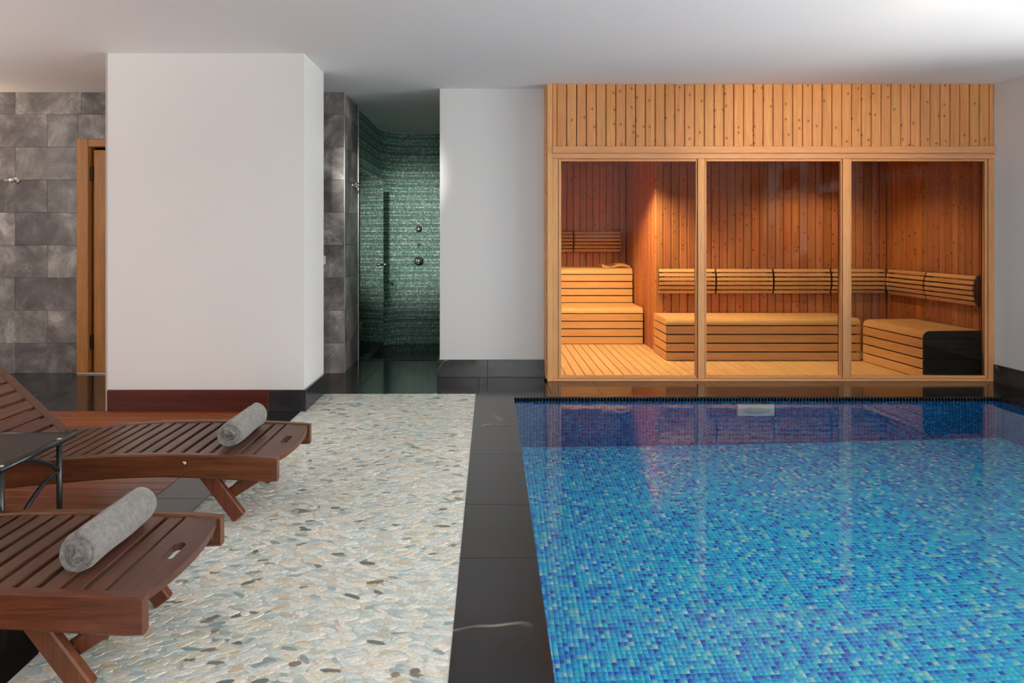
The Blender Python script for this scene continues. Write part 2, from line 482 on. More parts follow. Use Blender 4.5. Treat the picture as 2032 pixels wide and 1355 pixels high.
def right_block(y0, y1, z0, z1, t=0.24, inset=0.0):
    a, b = RW(y0) + inset, RW(y1) + inset
    return [(a, y0, z0), (a + t, y0, z0), (b + t, y1, z0), (b, y1, z0), (a, y0, z1), (a + t, y0, z1), (b + t, y1, z1), (b, y1, z1)]
blocks = []
edges = [-3.3] + [v for w in sorted(RIGHT_WINDOWS) for v in w] + [5.93]
for i in range(0, len(edges), 2): blocks.append(right_block(edges[i], edges[i + 1], -1.28, CEIL))
for (a, b) in RIGHT_WINDOWS:
    blocks.append(right_block(a, b, -1.28, WZ0)); blocks.append(right_block(a, b, WZ1, CEIL))
blocks.append((4.40, 4.62, 5.93, 9.35, -1.28, CEIL)); blocks.append((4.32, 4.62, 5.93, 9.35, SC_TOP, CEIL))
o = link('wall_right', join_boxes('wall_right', blocks), M_white)
tag(o, 'white wall at the right with tall windows, beside the sauna', 'wall', kind=ST)
rb = [(-5.55, REAR_WINDOWS[0][0], REAR_Y - 0.24, REAR_Y, -1.28, CEIL), (REAR_WINDOWS[0][1], 4.85, REAR_Y - 0.24, REAR_Y, -1.28, CEIL)]
for (a, b) in REAR_WINDOWS: rb += [(a, b, REAR_Y - 0.24, REAR_Y, -1.28, WZ0), (a, b, REAR_Y - 0.24, REAR_Y, WZ1, CEIL)]
o = link('wall_rear', join_boxes('wall_rear', rb), M_white); tag(o, 'white wall with one window behind the viewer', 'wall', kind=ST)

# ---- windows of the right and rear walls
wi = 4
for k, (a, b) in enumerate(RIGHT_WINDOWS):
    w = empty('window_%d' % wi, (RW((a + b) / 2), (a + b) / 2, WZ0), ['tall window in right wall nearest the sauna', 'tall window in right wall, second from the sauna', 'tall window in right wall, third from the sauna', 'tall window in right wall, farthest from the sauna'][k], 'window', kind=ST); wi += 1
    fr = [right_block(a, a + 0.06, WZ0, WZ1, 0.08, 0.1), right_block(b - 0.06, b, WZ0, WZ1, 0.08, 0.1)]
    for (z0, z1) in ((WZ0, WZ0 + 0.06), (0.58, 0.70), (1.86, 1.98), (WZ1 - 0.06, WZ1)): fr.append(right_block(a + 0.06, b - 0.06, z0, z1, 0.08, 0.1))
    link('window_frame', join_boxes('window_frame', fr), M_frame, w)
    for (z0, z1) in ((WZ0 + 0.06, 0.58), (0.70, 1.86), (1.98, WZ1 - 0.06)):
        link('pane', join_boxes('pane', [right_block(a + 0.06, b - 0.06, z0, z1, 0.006, 0.14)]), M_wglass, w)
for k, (a, b) in enumerate(REAR_WINDOWS):
    w = empty('window_%d' % wi, ((a + b) / 2, REAR_Y, WZ0), 'window in rear wall straight behind the viewer', 'window', kind=ST); wi += 1
    y0, y1 = REAR_Y - 0.18, REAR_Y - 0.10
    m = (a + b) / 2
    fr = [(a, a + 0.06, y0, y1, WZ0, WZ1), (b - 0.06, b, y0, y1, WZ0, WZ1), (m - 0.04, m + 0.04, y0, y1, WZ0, WZ1)]
    for (c, d) in ((a + 0.06, m - 0.04), (m + 0.04, b - 0.06)):
        for (z0, z1) in ((WZ0, WZ0 + 0.06), (0.58, 0.70), (WZ1 - 0.06, WZ1)): fr.append((c, d, y0, y1, z0, z1))
        for (z0, z1) in ((WZ0 + 0.06, 0.58), (0.70, WZ1 - 0.06)): box('pane', c, d, y0 + 0.03, y0 + 0.036, z0, z1, M_wglass, w)
    link('window_frame', join_boxes('window_frame', fr), M_frame, w)

# ---- floors
POOL_X0, POOL_Y1, POOL_Z, WATER_Z = 0.176, 5.31, -1.17, -0.03
POOL_Y0 = -0.6
def PRX(y): return 3.97 + 0.06 * (5.31 - y)
deck = box('floor_deck', -5.55, -1.61, -3.0, 4.87, -0.06, -0.022, M_dark_in)
tag(deck, 'red-brown teak deck floor under the loungers', 'floor', kind=ST)
pw = 0.095; y = -3.0
while y < 4.87 - 0.01:
    y1 = min(y + pw, 4.87)
    box('plank', -5.55, -1.612, y + 0.0012, y1 - 0.0012, -0.022, 0.0, M_deck, deck, 0.0012)
    y = y1

floor = link('floor_stone', join_boxes('floor_stone', [
    (-1.61, -1.355, -3.0, 4.87, -0.06, -0.008), (-0.12, POOL_X0, -3.0, 5.41, -0.06, -0.008),
    (-1.355, -0.12, -3.0, -0.5, -0.06, -0.008),
    (-5.55, -1.336, 4.87, 6.22, -0.06, -0.008), (-1.336, 0.48, 5.41, 6.9, -0.06, -0.008),
    (POOL_X0, 4.12, 5.31, 5.41, -0.06, -0.008), (0.48, 4.35, 5.41, 5.9, -0.06, -0.008), (POOL_X0, 4.6, -3.0, POOL_Y0, -0.06, -0.008)]), M_grout_dark)
tag(floor, 'polished black marble floor and borders round the pool', 'floor', kind=ST)
tile_floor(floor, 'tile', -1.61, -1.355, -3.0, 4.87, 0.5, 0.6, M_black, oy=0.25, ox=-1.61)
# border beside the pool: joints as in the picture
jy = [-3.0, -1.8, -0.6, 0.6, 1.25, 1.9, 2.65, 3.18, 3.91, 4.49, 5.41]
for a, b in zip(jy[:-1], jy[1:]): box('tile', -0.12, POOL_X0 + 0.004, a + 0.001, b - 0.001, -0.008, 0.0, M_black, floor, 0.0008)
tile_floor(floor, 'tile', -1.355, -0.12, -3.0, -0.5, 0.6, 0.6, M_black)
tile_floor(floor, 'tile', -5.55, -1.336, 4.87, 6.203, 0.6, 0.6, M_black, oy=4.87, ox=-2.741, stagger=0.5)
tile_floor(floor, 'tile', -1.336, 0.48, 5.41, 6.9, 0.98, 0.75, M_black, oy=5.41, ox=-0.10)
tile_floor(floor, 'tile', POOL_X0, 4.10, 5.31 - 0.004, 5.41, 0.98, 0.2, M_black, oy=5.25, ox=-0.10)
tile_floor(floor, 'tile', 0.48, 4.33, 5.41, 5.86, 0.98, 0.5, M_black, oy=5.41, ox=-0.10)
tile_floor(floor, 'tile', POOL_X0, 4.6, -3.0, POOL_Y0, 0.6, 0.6, M_black)
# ledge between pool and right wall
lg = []
ys = [POOL_Y0, 0.4, 1.4, 2.4, 3.4, 4.4, 5.31]
for a, b in zip(ys[:-1], ys[1:]):
    c = [(PRX(a) - 0.004, a + 0.001), (RW(a), a + 0.001), (RW(b), b - 0.001), (PRX(b) - 0.004, b - 0.001)]
    me = join_boxes('tile', [[(x_, y_, -0.06) for x_, y_ in c] + [(x_, y_, 0.0) for x_, y_ in c]])
    link('tile', me, M_black, floor)
c = [(4.10, 5.31), (RW(5.31), 5.31), (RW(5.86), 5.86), (4.33, 5.86), (4.33, 5.41), (4.10, 5.41)]
V = [(x_, y_, -0.008) for x_, y_ in c] + [(x_, y_, 0.0) for x_, y_ in c]
link('tile', mesh('tile', V, [tuple(range(5, -1, -1)), tuple(range(6, 12))] + [(i, (i + 1) % 6, 6 + (i + 1) % 6, 6 + i) for i in range(6)]), M_black, floor)

# ---- pebble strip
PX0, PX1, PY0, PY1 = -1.355, -0.12, -0.5, 5.41
peb = box('floor_pebble', PX0, PX1, PY0, PY1, -0.06, -0.0015, M_pgrout)
tag(peb, 'pale sliced-pebble floor strip between loungers and pool', 'floor', kind=ST)
pal = np.array([[0.74, 0.75, 0.70], [0.60, 0.67, 0.65], [0.50, 0.60, 0.60], [0.74, 0.70, 0.58], [0.80, 0.78, 0.71], [0.56, 0.56, 0.46], [0.38, 0.47, 0.47],
                [0.82, 0.81, 0.77], [0.64, 0.55, 0.41], [0.24, 0.21, 0.16], [0.17, 0.18, 0.16], [0.66, 0.74, 0.73], [0.29, 0.36, 0.35], [0.78, 0.68, 0.57]])
pal = np.minimum(pal * np.array([1.1, 1.09, 1.06]), 0.88)
palw = np.array([16, 12, 8, 12, 16, 4, 3.5, 14, 3.5, 2.0, 1.4, 11, 2.2, 5]); palw = palw / palw.sum()
P = []
yy = PY0 + 0.012
while yy < PY1 - 0.012:
    xx = PX0 + 0.02 + random.random() * 0.03
    while xx < PX1 - 0.008:
        a = random.uniform(0.020, 0.036); b = random.uniform(0.0080, 0.0125)
        if random.random() < 0.07: a, b = random.uniform(0.012, 0.016), random.uniform(0.010, 0.013)
        ang = random.gauss(0, 0.42) + 0.25 * math.sin(xx * 5 + yy * 3)
        P.append((min(max(xx + random.gauss(0, 0.006), PX0 + a * 0.85), PX1 - a * 0.93), yy + random.gauss(0, 0.004), a, b, ang, random.uniform(-0.0006, 0.0007), int(RNG.choice(len(pal), p=palw))))
        xx += random.uniform(0.040, 0.058)
    yy += 0.0168
NS = 8
def pebble_verts(cx, cy, a, b, ang, top):
    ca, sa = math.cos(ang), math.sin(ang); out = []
    for (k, z) in ((1.0, -0.0015), (0.975, top)):
        for i in range(NS):
            t = 2 * math.pi * (i + 0.5) / NS
            ex, ey = a * k * math.copysign(abs(math.cos(t)) ** 0.85, math.cos(t)), b * k * math.copysign(abs(math.sin(t)) ** 0.85, math.sin(t))
            out.append((cx + ex * ca - ey * sa, cy + ex * sa + ey * ca, z))
    return out
PEBF = [tuple(range(NS, 2 * NS))] + [(i, (i + 1) % NS, NS + (i + 1) % NS, NS + i) for i in range(NS)]
def in_view(p):
    if p[1] < 1.9: return False
    px = VX + F * p[0] / p[1]; py = VY + F * H / p[1]
    return 30 < px < 2032 and py < 1352 and not (px < 330 and py > 1180 and px < 330 - (py - 1180) * 1.0)
order = sorted([i for i in range(len(P)) if in_view(P[i])], key=lambda i: P[i][1])
near = set(order[:300])
V, Fc, Cc = [], [], []
for i, p in enumerate(P):
    if i in near: continue
    n0 = len(V); V += pebble_verts(*p[:6]); Fc += [tuple(q + n0 for q in f) for f in PEBF]
    Cc += [pal[p[6]] * random.uniform(0.88, 1.1)] * len(PEBF)
me = mesh('pebbles', V, Fc)
at = me.attributes.new('col', 'FLOAT_COLOR', 'FACE'); at.data.foreach_set('color', np.concatenate([np.array(Cc), np.ones((len(Cc), 1))], 1).reshape(-1))
o = link('pebbles', me, M_pebble, peb); o['kind'] = 'stuff'
pv = {}
for i in sorted(near):
    p = P[i]; k = (p[6], round(p[2] / 0.005))
    if k not in pv:
        pv[k] = face_color(mesh('pebble', pebble_verts(0, 0, p[2], p[3], 0, 0.001), PEBF), pal[p[6]]); pv[k].materials.append(M_pebble)
    o = link('pebble', pv[k], None, peb, (p[0], p[1], p[5] - 0.001)); o.rotation_euler = (0, 0, p[4])

# ---- pool
pool = link('floor_pool', join_boxes('floor_pool', [(POOL_X0 - 0.06, 4.45, POOL_Y0 - 0.06, POOL_Y1 + 0.06, POOL_Z - 0.05, POOL_Z - 0.002)]), M_poolgrout)
tag(pool, 'pool floor of small blue and turquoise mosaic tiles', 'pool floor', kind=ST)
bl = np.array([[0.004, 0.14, 0.60], [0.004, 0.25, 0.76], [0.004, 0.42, 0.84], [0.006, 0.54, 0.86], [0.02, 0.64, 0.84], [0.18, 0.76, 0.84], [0.45, 0.84, 0.82]])
blw = np.array([0.10, 0.13, 0.22, 0.26, 0.15, 0.09, 0.05])
TP = 0.025
xs = np.arange(POOL_X0 + TP / 2, 4.34, TP); ys_ = np.arange(POOL_Y1 - TP / 2, POOL_Y0, -TP)
gx, gy = np.meshgrid(xs, ys_); C = np.stack([gx.ravel(), gy.ravel(), np.full(gx.size, POOL_Z - 0.002)], 1)
ci = RNG.choice(len(bl), size=len(C), p=blw)
# the largest tiles in the picture: nearest rows that the refracted view shows
vis = np.where((C[:, 1] > 2.93) & (C[:, 0] / C[:, 1] * F + VX < 2030) & (C[:, 0] / C[:, 1] * F + VX > 1104))[0]
vis = vis[np.argsort(C[vis, 1])][:300]
keep = np.ones(len(C), bool); keep[vis] = False
one = np.ones((len(C), 1)); UX = one * np.array([1., 0, 0]); UY = one * np.array([0, 1., 0]); UZ = one * np.array([0, 0, 1.])
o = link('mosaic', mosaic_mesh('mosaic', C[keep], UX[keep], UY[keep], UZ[keep], 0.0114, 0.0114, 0.002, bl[ci[keep]] * RNG.uniform(0.9, 1.1, (keep.sum(), 1))), M_pool, pool); o['kind'] = 'stuff'
tm = []
for k in range(len(bl)):
    me = mosaic_mesh('tile', np.zeros((1, 3)), UX[:1], UY[:1], UZ[:1], 0.0114, 0.0114, 0.002, bl[k:k + 1]); me.materials.append(M_pool); tm.append(me)
for i in vis: link('tile', tm[ci[i]], None, pool, C[i])

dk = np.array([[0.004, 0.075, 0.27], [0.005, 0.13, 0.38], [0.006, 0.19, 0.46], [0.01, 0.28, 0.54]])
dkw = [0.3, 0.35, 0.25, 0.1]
def pool_wall(name, p0, p1, nrm, label):
    p0, p1, nrm = np.array(p0, float), np.array(p1, float), np.array(nrm, float)
    d = p1 - p0; Ln = np.linalg.norm(d); d /= Ln
    zt, zb = -0.062, POOL_Z - 0.05
    q = [p0 - nrm * 0.14, p1 - nrm * 0.14, p1 - nrm * 0.002, p0 - nrm * 0.002]
    w = link(name, join_boxes(name, [[(a[0], a[1], zb) for a in q] + [(a[0], a[1], -0.009) for a in q]]), M_poolwgrout)
    tag(w, label, 'pool wall', kind=ST)
    us = np.arange(TP / 2, Ln, TP); zs = np.arange(-0.0215, POOL_Z, -TP)
    gu, gz = np.meshgrid(us, zs); n = gu.size
    C = np.zeros((n, 3)); C[:, :2] = p0 + gu.ravel()[:, None] * d - nrm * 0.002; C[:, 2] = gz.ravel()
    U = np.zeros((n, 3)); U[:, :2] = d; Vv = np.zeros((n, 3)); Vv[:, 2] = 1; Nn = np.zeros((n, 3)); Nn[:, :2] = nrm
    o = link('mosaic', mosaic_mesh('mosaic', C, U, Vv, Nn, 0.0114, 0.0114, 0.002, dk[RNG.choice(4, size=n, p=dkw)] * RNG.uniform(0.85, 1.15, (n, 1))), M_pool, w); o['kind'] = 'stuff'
    return w
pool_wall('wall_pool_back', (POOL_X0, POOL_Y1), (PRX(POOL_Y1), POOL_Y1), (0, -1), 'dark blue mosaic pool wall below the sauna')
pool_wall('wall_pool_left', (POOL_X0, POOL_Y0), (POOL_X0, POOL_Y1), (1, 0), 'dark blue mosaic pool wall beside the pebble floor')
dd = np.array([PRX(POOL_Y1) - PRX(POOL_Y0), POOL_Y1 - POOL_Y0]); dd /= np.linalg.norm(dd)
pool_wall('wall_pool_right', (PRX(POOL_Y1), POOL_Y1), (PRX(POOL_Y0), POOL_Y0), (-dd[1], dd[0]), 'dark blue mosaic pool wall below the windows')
pool_wall('wall_pool_front', (PRX(POOL_Y0), POOL_Y0), (POOL_X0, POOL_Y0), (0, 1), 'dark blue mosaic pool wall at the near end')

wx = [(POOL_X0, POOL_Y0), (PRX(POOL_Y0), POOL_Y0), (PRX(POOL_Y1), POOL_Y1), (POOL_X0, POOL_Y1)]
wat = link('pool_water', mesh('pool_water', [(a, b, WATER_Z) for a, b in wx], [(0, 1, 2, 3)]), M_water)
tag(wat, 'still clear blue water filling the swimming pool', 'water', kind='stuff')

# ---- white column
column = box('wall_column', -2.741, -1.336, 4.88, 5.455, 0.0, CEIL, M_white)
tag(column, 'broad white column standing behind the far lounger', 'column', kind=ST)
box('corner_bead', -2.752, -2.7405, 4.876, 4.888, 0.0, CEIL, mat_plain('corner_bead_paint', (0.45, 0.40, 0.38), 0.7), column)
b1 = box('baseboard_wood', -2.735, -1.583, 4.862, 4.8805, 0.0, 0.152, M_redbase, bv=0.002); tag(b1, 'dark red wooden skirting board along the white column front', 'skirting board', kind=ST)
b2 = link('baseboard_column', join_boxes('baseboard_column', [(-1.581, -1.316, 4.862, 4.8805, 0.0, 0.152)]), M_blackbase)
tag(b2, 'black marble skirting wrapping the right corner of the white column', 'skirting board', kind=ST)
bevel(b2.data, 0.002)
box('skirting_piece', -1.3365, -1.316, 4.882, 5.46, 0.0, 0.152, M_blackbase, b2, 0.002)

# ---- stone wall with the door, and its return beside the shower
wall_s = link('wall_stone', join_boxes('wall_stone', [(-5.55, -3.75, 6.213, 6.40, 0, CEIL), (-3.75, -2.80, 6.213, 6.40, 2.13, CEIL), (-2.80, -1.345, 6.213, 6.40, 0, CEIL), (-1.56, -1.345, 6.40, 6.86, 0, CEIL)]), M_stone_grout)
tag(wall_s, 'grey veined stone tile wall behind the white column', 'wall', kind=ST)
zj = [0.0] + [0.275 + 0.297 * k for k in range(8)] + [CEIL]
door_hole = (-3.75, -2.80, 0.0, 2.13)
def X_at(px, yy): return (px - VX) * yy / F
for r in range(len(zj) - 1):
    z0, z1 = zj[r], zj[r + 1]
    x = X_at(94 if r % 2 == 1 else 30, 6.203) - 0.6 * 3
    while x < -1.332:
        a, b = max(x, -5.55), min(x + 0.6, -1.332)
        x += 0.6
        if b - a < 0.02: continue
        for (u0, u1, v0, v1) in rect_minus((a, b, z0, z1), [door_hole]):
            box('tile', u0 + 0.0012, u1 - 0.0012, 6.203, 6.2125, v0 + 0.0012, v1 - 0.0012, M_stone, wall_s, 0.001)
    cut = [6.203, 6.52, 6.85] if r % 2 else [6.203, 6.85]
    for a, b in zip(cut[:-1], cut[1:]): box('tile', -1.3445, -1.332, (6.2135 if a == 6.203 else a + 0.001), b - 0.001, z0 + 0.0012, z1 - 0.0012, M_stone, wall_s, 0.001)
box('edge_trim', -1.346, -1.328, 6.851, 6.872, 0.0, CEIL, M_alu, wall_s)
box('corner_trim', -1.3335, -1.3275, 6.2025, 6.2085, 0.0, CEIL, M_alu, wall_s)

# ---- wooden door in the stone wall
d1 = empty('door_1', (-3.3, 6.2, 0), 'wooden panelled door half hidden behind the white column', 'door', kind=ST)
for nm, e, mt in (('door_frame', (-3.75, -3.645, 6.175, 6.30, 0.0, 2.13), M_door), ('door_frame', (-2.905, -2.80, 6.175, 6.30, 0.0, 2.13), M_door), ('door_frame', (-3.645, -2.905, 6.175, 6.30, 2.055, 2.13), M_doorX)):
    box(nm, *e, mt, d1, 0.006, 2)
leaf = box('door_leaf', -3.622, -2.915, 6.225, 6.262, 0.012, 2.035, M_door, d1, 0.003)
for x0, x1 in ((-3.512, -3.29), (-3.245, -3.02)):
    for z0, z1 in ((0.25, 0.82), (0.87, 1.135), (1.19, 1.545), (1.6, 1.93)):
        box('molding', x0, x1, 6.216, 6.2252, z0, z1, M_door, leaf, 0.004)
        box('panel', x0 + 0.028, x1 - 0.028, 6.208, 6.2165, z0 + 0.028, z1 - 0.028, M_door, leaf, 0.007)
for z0 in (0.22, 1.75): box('hinge', -3.645, -3.622, 6.205, 6.24, z0, z0 + 0.13, M_hinge, d1, 0.003)
box('threshold', -3.745, -2.80, 6.17, 6.30, 0.0, 0.011, M_alu, d1, 0.002)

# ---- white wall between shower and sauna
ww = box('wall_white', -0.452, 0.478, 6.05, 6.40, 0.0, CEIL, M_white); tag(ww, 'white wall panel between the shower opening and the sauna', 'wall', kind=ST)
bs = box('baseboard_white_wall', -0.475, -0.03, 6.028, 6.0505, 0.0, 0.155, M_blackbase, bv=0.002); tag(bs, 'black marble skirting under the white wall beside the shower', 'skirting board', kind=ST)
box('skirting_piece', -0.029, 0.478, 6.028, 6.0505, 0.0, 0.155, M_blackbase, bs, 0.002)
box('skirting_piece', -0.475, -0.4525, 6.0515, 6.40, 0.0, 0.155, M_blackbase, bs, 0.002)
q = [(RW(-3) - 0.018, -3.0), (RW(-3), -3.0), (RW(5.85), 5.85), (RW(5.85) - 0.018, 5.85)]
o = link('baseboard_right', join_boxes('baseboard_right', [[(a, b, 0.0) for a, b in q] + [(a, b, 0.118 if b < 0 else 0.15) for a, b in q]]), M_blackbase)
tag(o, 'black marble skirting along the right wall by the sauna', 'skirting board', kind=ST)

# ---- shower recess
SZ = -0.12
path = [(-1.36, 6.875)]; cx, cy, rr = -1.01, 8.30, 0.35
path.append((-1.36, 8.30))
for k in range(1, 13):
    t = math.pi - k * (math.pi / 2) / 12
    path.append((cx + rr * math.cos(t), cy + rr * math.sin(t)))
path += [(0.40, 8.65), (0.40, 6.41)]
path = np.array(path)
seg = np.diff(path, axis=0); sl = np.linalg.norm(seg, axis=1); cum = np.concatenate([[0], np.cumsum(sl)])
V, Fc = [], []
for i, p in enumerate(path):
    tdir = seg[min(i, len(seg) - 1)] / sl[min(i, len(seg) - 1)]
    if 0 < i < len(seg): tdir = tdir + seg[i - 1] / sl[i - 1]; tdir /= np.linalg.norm(tdir)
    nn = np.array([-tdir[1], tdir[0]])          # outward (left of travel)
    o2 = p + nn * 0.1
    V += [(*p, SZ - 0.1), (*p, CEIL), (*o2, SZ - 0.1), (*o2, CEIL)]
for i in range(len(path) - 1):
    a, b = 4 * i, 4 * i + 4
    Fc += [(a, a + 1, b + 1, b), (a + 2, b + 2, b + 3, a + 3), (a + 1, a + 3, b + 3, b + 1), (a, b, b + 2, a + 2)]
Fc += [(0, 2, 3, 1), (len(V) - 4, len(V) - 3, len(V) - 1, len(V) - 2)]
sw = link('wall_shower', mesh('wall_shower', V, Fc), M_showergrout); tag(sw, 'curved shower wall of small green mosaic tiles', 'wall', kind=ST)
gp = np.array([[0.07, 0.22, 0.18], [0.10, 0.30, 0.245], [0.17, 0.38, 0.31], [0.26, 0.46, 0.39], [0.38, 0.55, 0.48], [0.52, 0.65, 0.58], [0.06, 0.14, 0.12]])
TS = 0.020
us = np.arange(TS / 2, cum[-1] - 2.24, TS); zs = np.arange(SZ + TS / 2, CEIL - 0.006, TS)
Cl, Ul, Nl, cl = [], [], [], []
rowb = np.array([(0.55, 1.25, 0.8, 1.45, 0.7)[j % 5] * RNG.uniform(0.85, 1.15) for j in range(len(zs))])
for u in us:
    i = min(np.searchsorted(cum, u, side='right') - 1, len(seg) - 1)
    tdir = seg[i] / sl[i]; p = path[i] + tdir * (u - cum[i])
    ch = RNG.choice(7, size=len(zs), p=[0.14, 0.27, 0.27, 0.17, 0.08, 0.04, 0.03])
    for j, z in enumerate(zs):
        Cl.append((p[0], p[1], z)); Ul.append((tdir[0], tdir[1], 0)); Nl.append((tdir[1], -tdir[0], 0))
        cl.append(np.minimum(gp[ch[j]] * rowb[j], 0.85))
Cl, Ul, Nl = np.array(Cl), np.array(Ul, float), np.array(Nl, float)
Vl = np.zeros_like(Cl); Vl[:, 2] = 1
o = link('mosaic', mosaic_mesh('mosaic', Cl, Ul, Vl, Nl, 0.0088, 0.0088, 0.0020, np.array(cl), tilt=0.0016), M_shower, sw); o['kind'] = 'stuff'
sf = box('floor_shower', -1.36, 0.40, 6.9, 8.65, SZ - 0.1, SZ - 0.008, M_grout_dark); tag(sf, 'sunken polished black marble shower floor', 'floor', kind=ST)
tile_floor(sf, 'tile', -1.355, 0.40, 6.905, 8.645, 0.6, 0.6, M_black, z=SZ, oy=6.9, ox=-1.36)
sill = box('trim_1', -1.336, 0.40, 6.86, 6.90, 0.0, 0.008, M_black); tag(sill, 'black stone threshold strip at the shower opening', 'threshold', kind=ST)
rs = box('wall_shower_front', -0.452, 0.478, 6.402, 6.42, SZ, CEIL, M_white); tag(rs, 'white back of the wall beside the shower opening', 'wall', kind=ST)

# glass shower door, standing open
d2 = empty('door_2', (-1.335, 6.95, 0.0), 'frameless glass shower door standing open inwards', 'door', kind=ST)
h0, h1 = Vector((-1.335, 6.93, 0)), Vector((-1.215, 7.70, 0))
dv = (h1 - h0).normalized(); dn = Vector((-dv.y, dv.x, 0))
def door_quad(a, b, t, z0, z1):
    c = [h0 + dv * a + dn * t, h0 + dv * b + dn * t, h0 + dv * b - dn * t, h0 + dv * a - dn * t]
    return [(p.x, p.y, z0) for p in c] + [(p.x, p.y, z1) for p in c]
link('pane', join_boxes('pane', [door_quad(0.015, 0.78, 0.004, 0.015, 1.90)]), M_sglass, d2)
for z in (0.28, 1.60): link('hinge', bevel(join_boxes('hinge', [door_quad(-0.02, 0.05, 0.012, z, z + 0.09)]), 0.003), M_chrome, d2)
kc = h0 + dv * 0.71 + Vector((0, 0, 0.93))
link('knob', lathe('knob', [(0.0, 0), (0.012, 0), (0.010, 0.02), (0.020, 0.032), (0.022, 0.05), (0.012, 0.058), (0.0, 0.058)], -dn, kc), M_chrome, d2)
link('knob', lathe('knob', [(0.0, 0), (0.012, 0), (0.010, 0.02), (0.020, 0.032), (0.022, 0.05), (0.012, 0.058), (0.0, 0.058)], dn, kc), M_chrome, d2)

# ================================================================== SAUNA
SF = 5.86                                            # facade plane
SX0, SX1 = X_at(1086, SF), RW(SF) - 0.002
def zf(py): return H - (py - VY) * SF / F
def xf(px): return X_at(px, SF)
fac = link('wall_sauna_front', join_boxes('wall_sauna_front', [(xf(1096) - 0.01, SX1, SF + 0.03, SF + 0.07, zf(303), CEIL)]), M_dark_in)
tag(fac, 'knotty pine board front of the sauna above its windows', 'wall', kind=ST)
# vertical boards above the windows
x = xf(1105); bw = 0.0845
first = True
bpoly = lambda w: [(0.0, 0.0), (0.0, 0.004), (0.0, 0.022), (w, 0.022), (w, 0.004), (w - 0.004, 0.0), (0.004, 0.0)]
def board_mesh(w, h, mat, t=0.022, ch=0.006, key='b'):
    """vertical tongue-and-groove board, front towards -Y, origin at lower left front"""
    k = (key, round(w, 4), round(h, 4), mat.name)
    if k not in _cache:
        pl = [(0.0, ch), (0.0, t), (w, t), (w, ch), (w - ch, 0.0), (ch, 0.0)]
        me = loft('board', [[(a, b, 0) for a, b in pl], [(a, b, h) for a, b in pl]])
        me.materials.append(mat); _cache[k] = me
    return _cache[k]
zb0, zb1 = zf(290), CEIL - 0.002
link('board', board_mesh(xf(1104.6) - xf(1096), zb1 - zb0, M_pine), None, fac, (xf(1096) + 0.001, SF + 0.004, zb0))
while x < SX1 - 0.01:
    w_ = min(bw, SX1 - x)
    link('board', board_mesh(w_ - 0.0055, zb1 - zb0, M_pine), None, fac, (x + 0.00275, SF + 0.004 + random.uniform(0, 0.002), zb0))
    x += bw
# horizontal trim board, header, posts
box('trim_board', xf(1096), SX1, SF - 0.016, SF + 0.03, zf(304), zf(290.5), M_pineX, fac, 0.003)
cp = box('corner_post', SX0, xf(1096), SF, SF + 0.06, 0.0, CEIL - 0.002, M_pineZ, fac, 0.003)
# side cladding of the sauna corner: short horizontal log ends, seen as notches
z = 0.02
while z < CEIL - 0.06:
    box('cladding_strip', SX0 - 0.012, SX0 - 0.0005, SF + 0.012, 6.049, z, min(z + 0.082, CEIL - 0.003), M_pineX, fac, 0.004)
    z += 0.0845
# frames with panes
head_z0, head_z1 = zf(314.5), zf(304)
box('header', xf(1096), SX1, SF + 0.002, SF + 0.07, head_z0, head_z1 - 0.0005, M_pineX, fac, 0.002)
box('sill', xf(1096), SX1, SF + 0.0, SF + 0.075, 0.0, zf(751.5), M_pineX, fac, 0.003)
zs0, zs1 = zf(751.2), zf(314.8)
for (a, b) in ((1096, 1107.5), (1385.5, 1399), (1673.5, 1687.5), (1963, 1976)):
    box('post', xf(a), min(xf(b), SX1), SF + 0.004, SF + 0.07, zs0, zs1, M_pineZ, fac, 0.002)
wl = ['left glass pane of the sauna front, before the tiered bench', 'middle glass pane of the sauna front', 'right glass pane of the sauna front, nearest the right wall']
for k, (a, g0, g1, b) in enumerate(((1107.5, 1114, 1382, 1385.5), (1399, 1403, 1670, 1673.5), (1687.5, 1691.5, 1957, 1963))):
    w = empty('window_%d' % (k + 1), (xf((a + b) / 2), SF, zs0), wl[k], 'window', kind=ST)
    y0, y1 = SF + 0.014, SF + 0.05
    box('rebate', xf(a) + 0.0005, xf(g0) - 0.003, SF + 0.0505, SF + 0.068, zs0, zs1, M_dark_in, w)
    box('rebate', xf(g1) + 0.003, xf(b) - 0.0005, SF + 0.0505, SF + 0.068, zs0, zs1, M_dark_in, w)
    box('frame_stile', xf(a) + 0.005, xf(g0), y0, y1, zs0 + 0.001, zs1 - 0.001, M_pineZ, w, 0.002)
    box('frame_stile', xf(g1), xf(b) - 0.005, y0, y1, zs0 + 0.001, zs1 - 0.001, M_pineZ, w, 0.002)
    box('frame_rail', xf(g0), xf(g1), y0, y1, zs0 + 0.001, zf(746), M_pineX, w, 0.002)
    box('frame_rail', xf(g0), xf(g1), y0, y1, zf(319.5), zs1 - 0.001, M_pineX, w, 0.002)
    box('pane', xf(g0) - 0.004, xf(g1) + 0.004, SF + 0.022, SF + 0.028, zf(746) - 0.004, zf(319.5) + 0.004, M_glass, w)

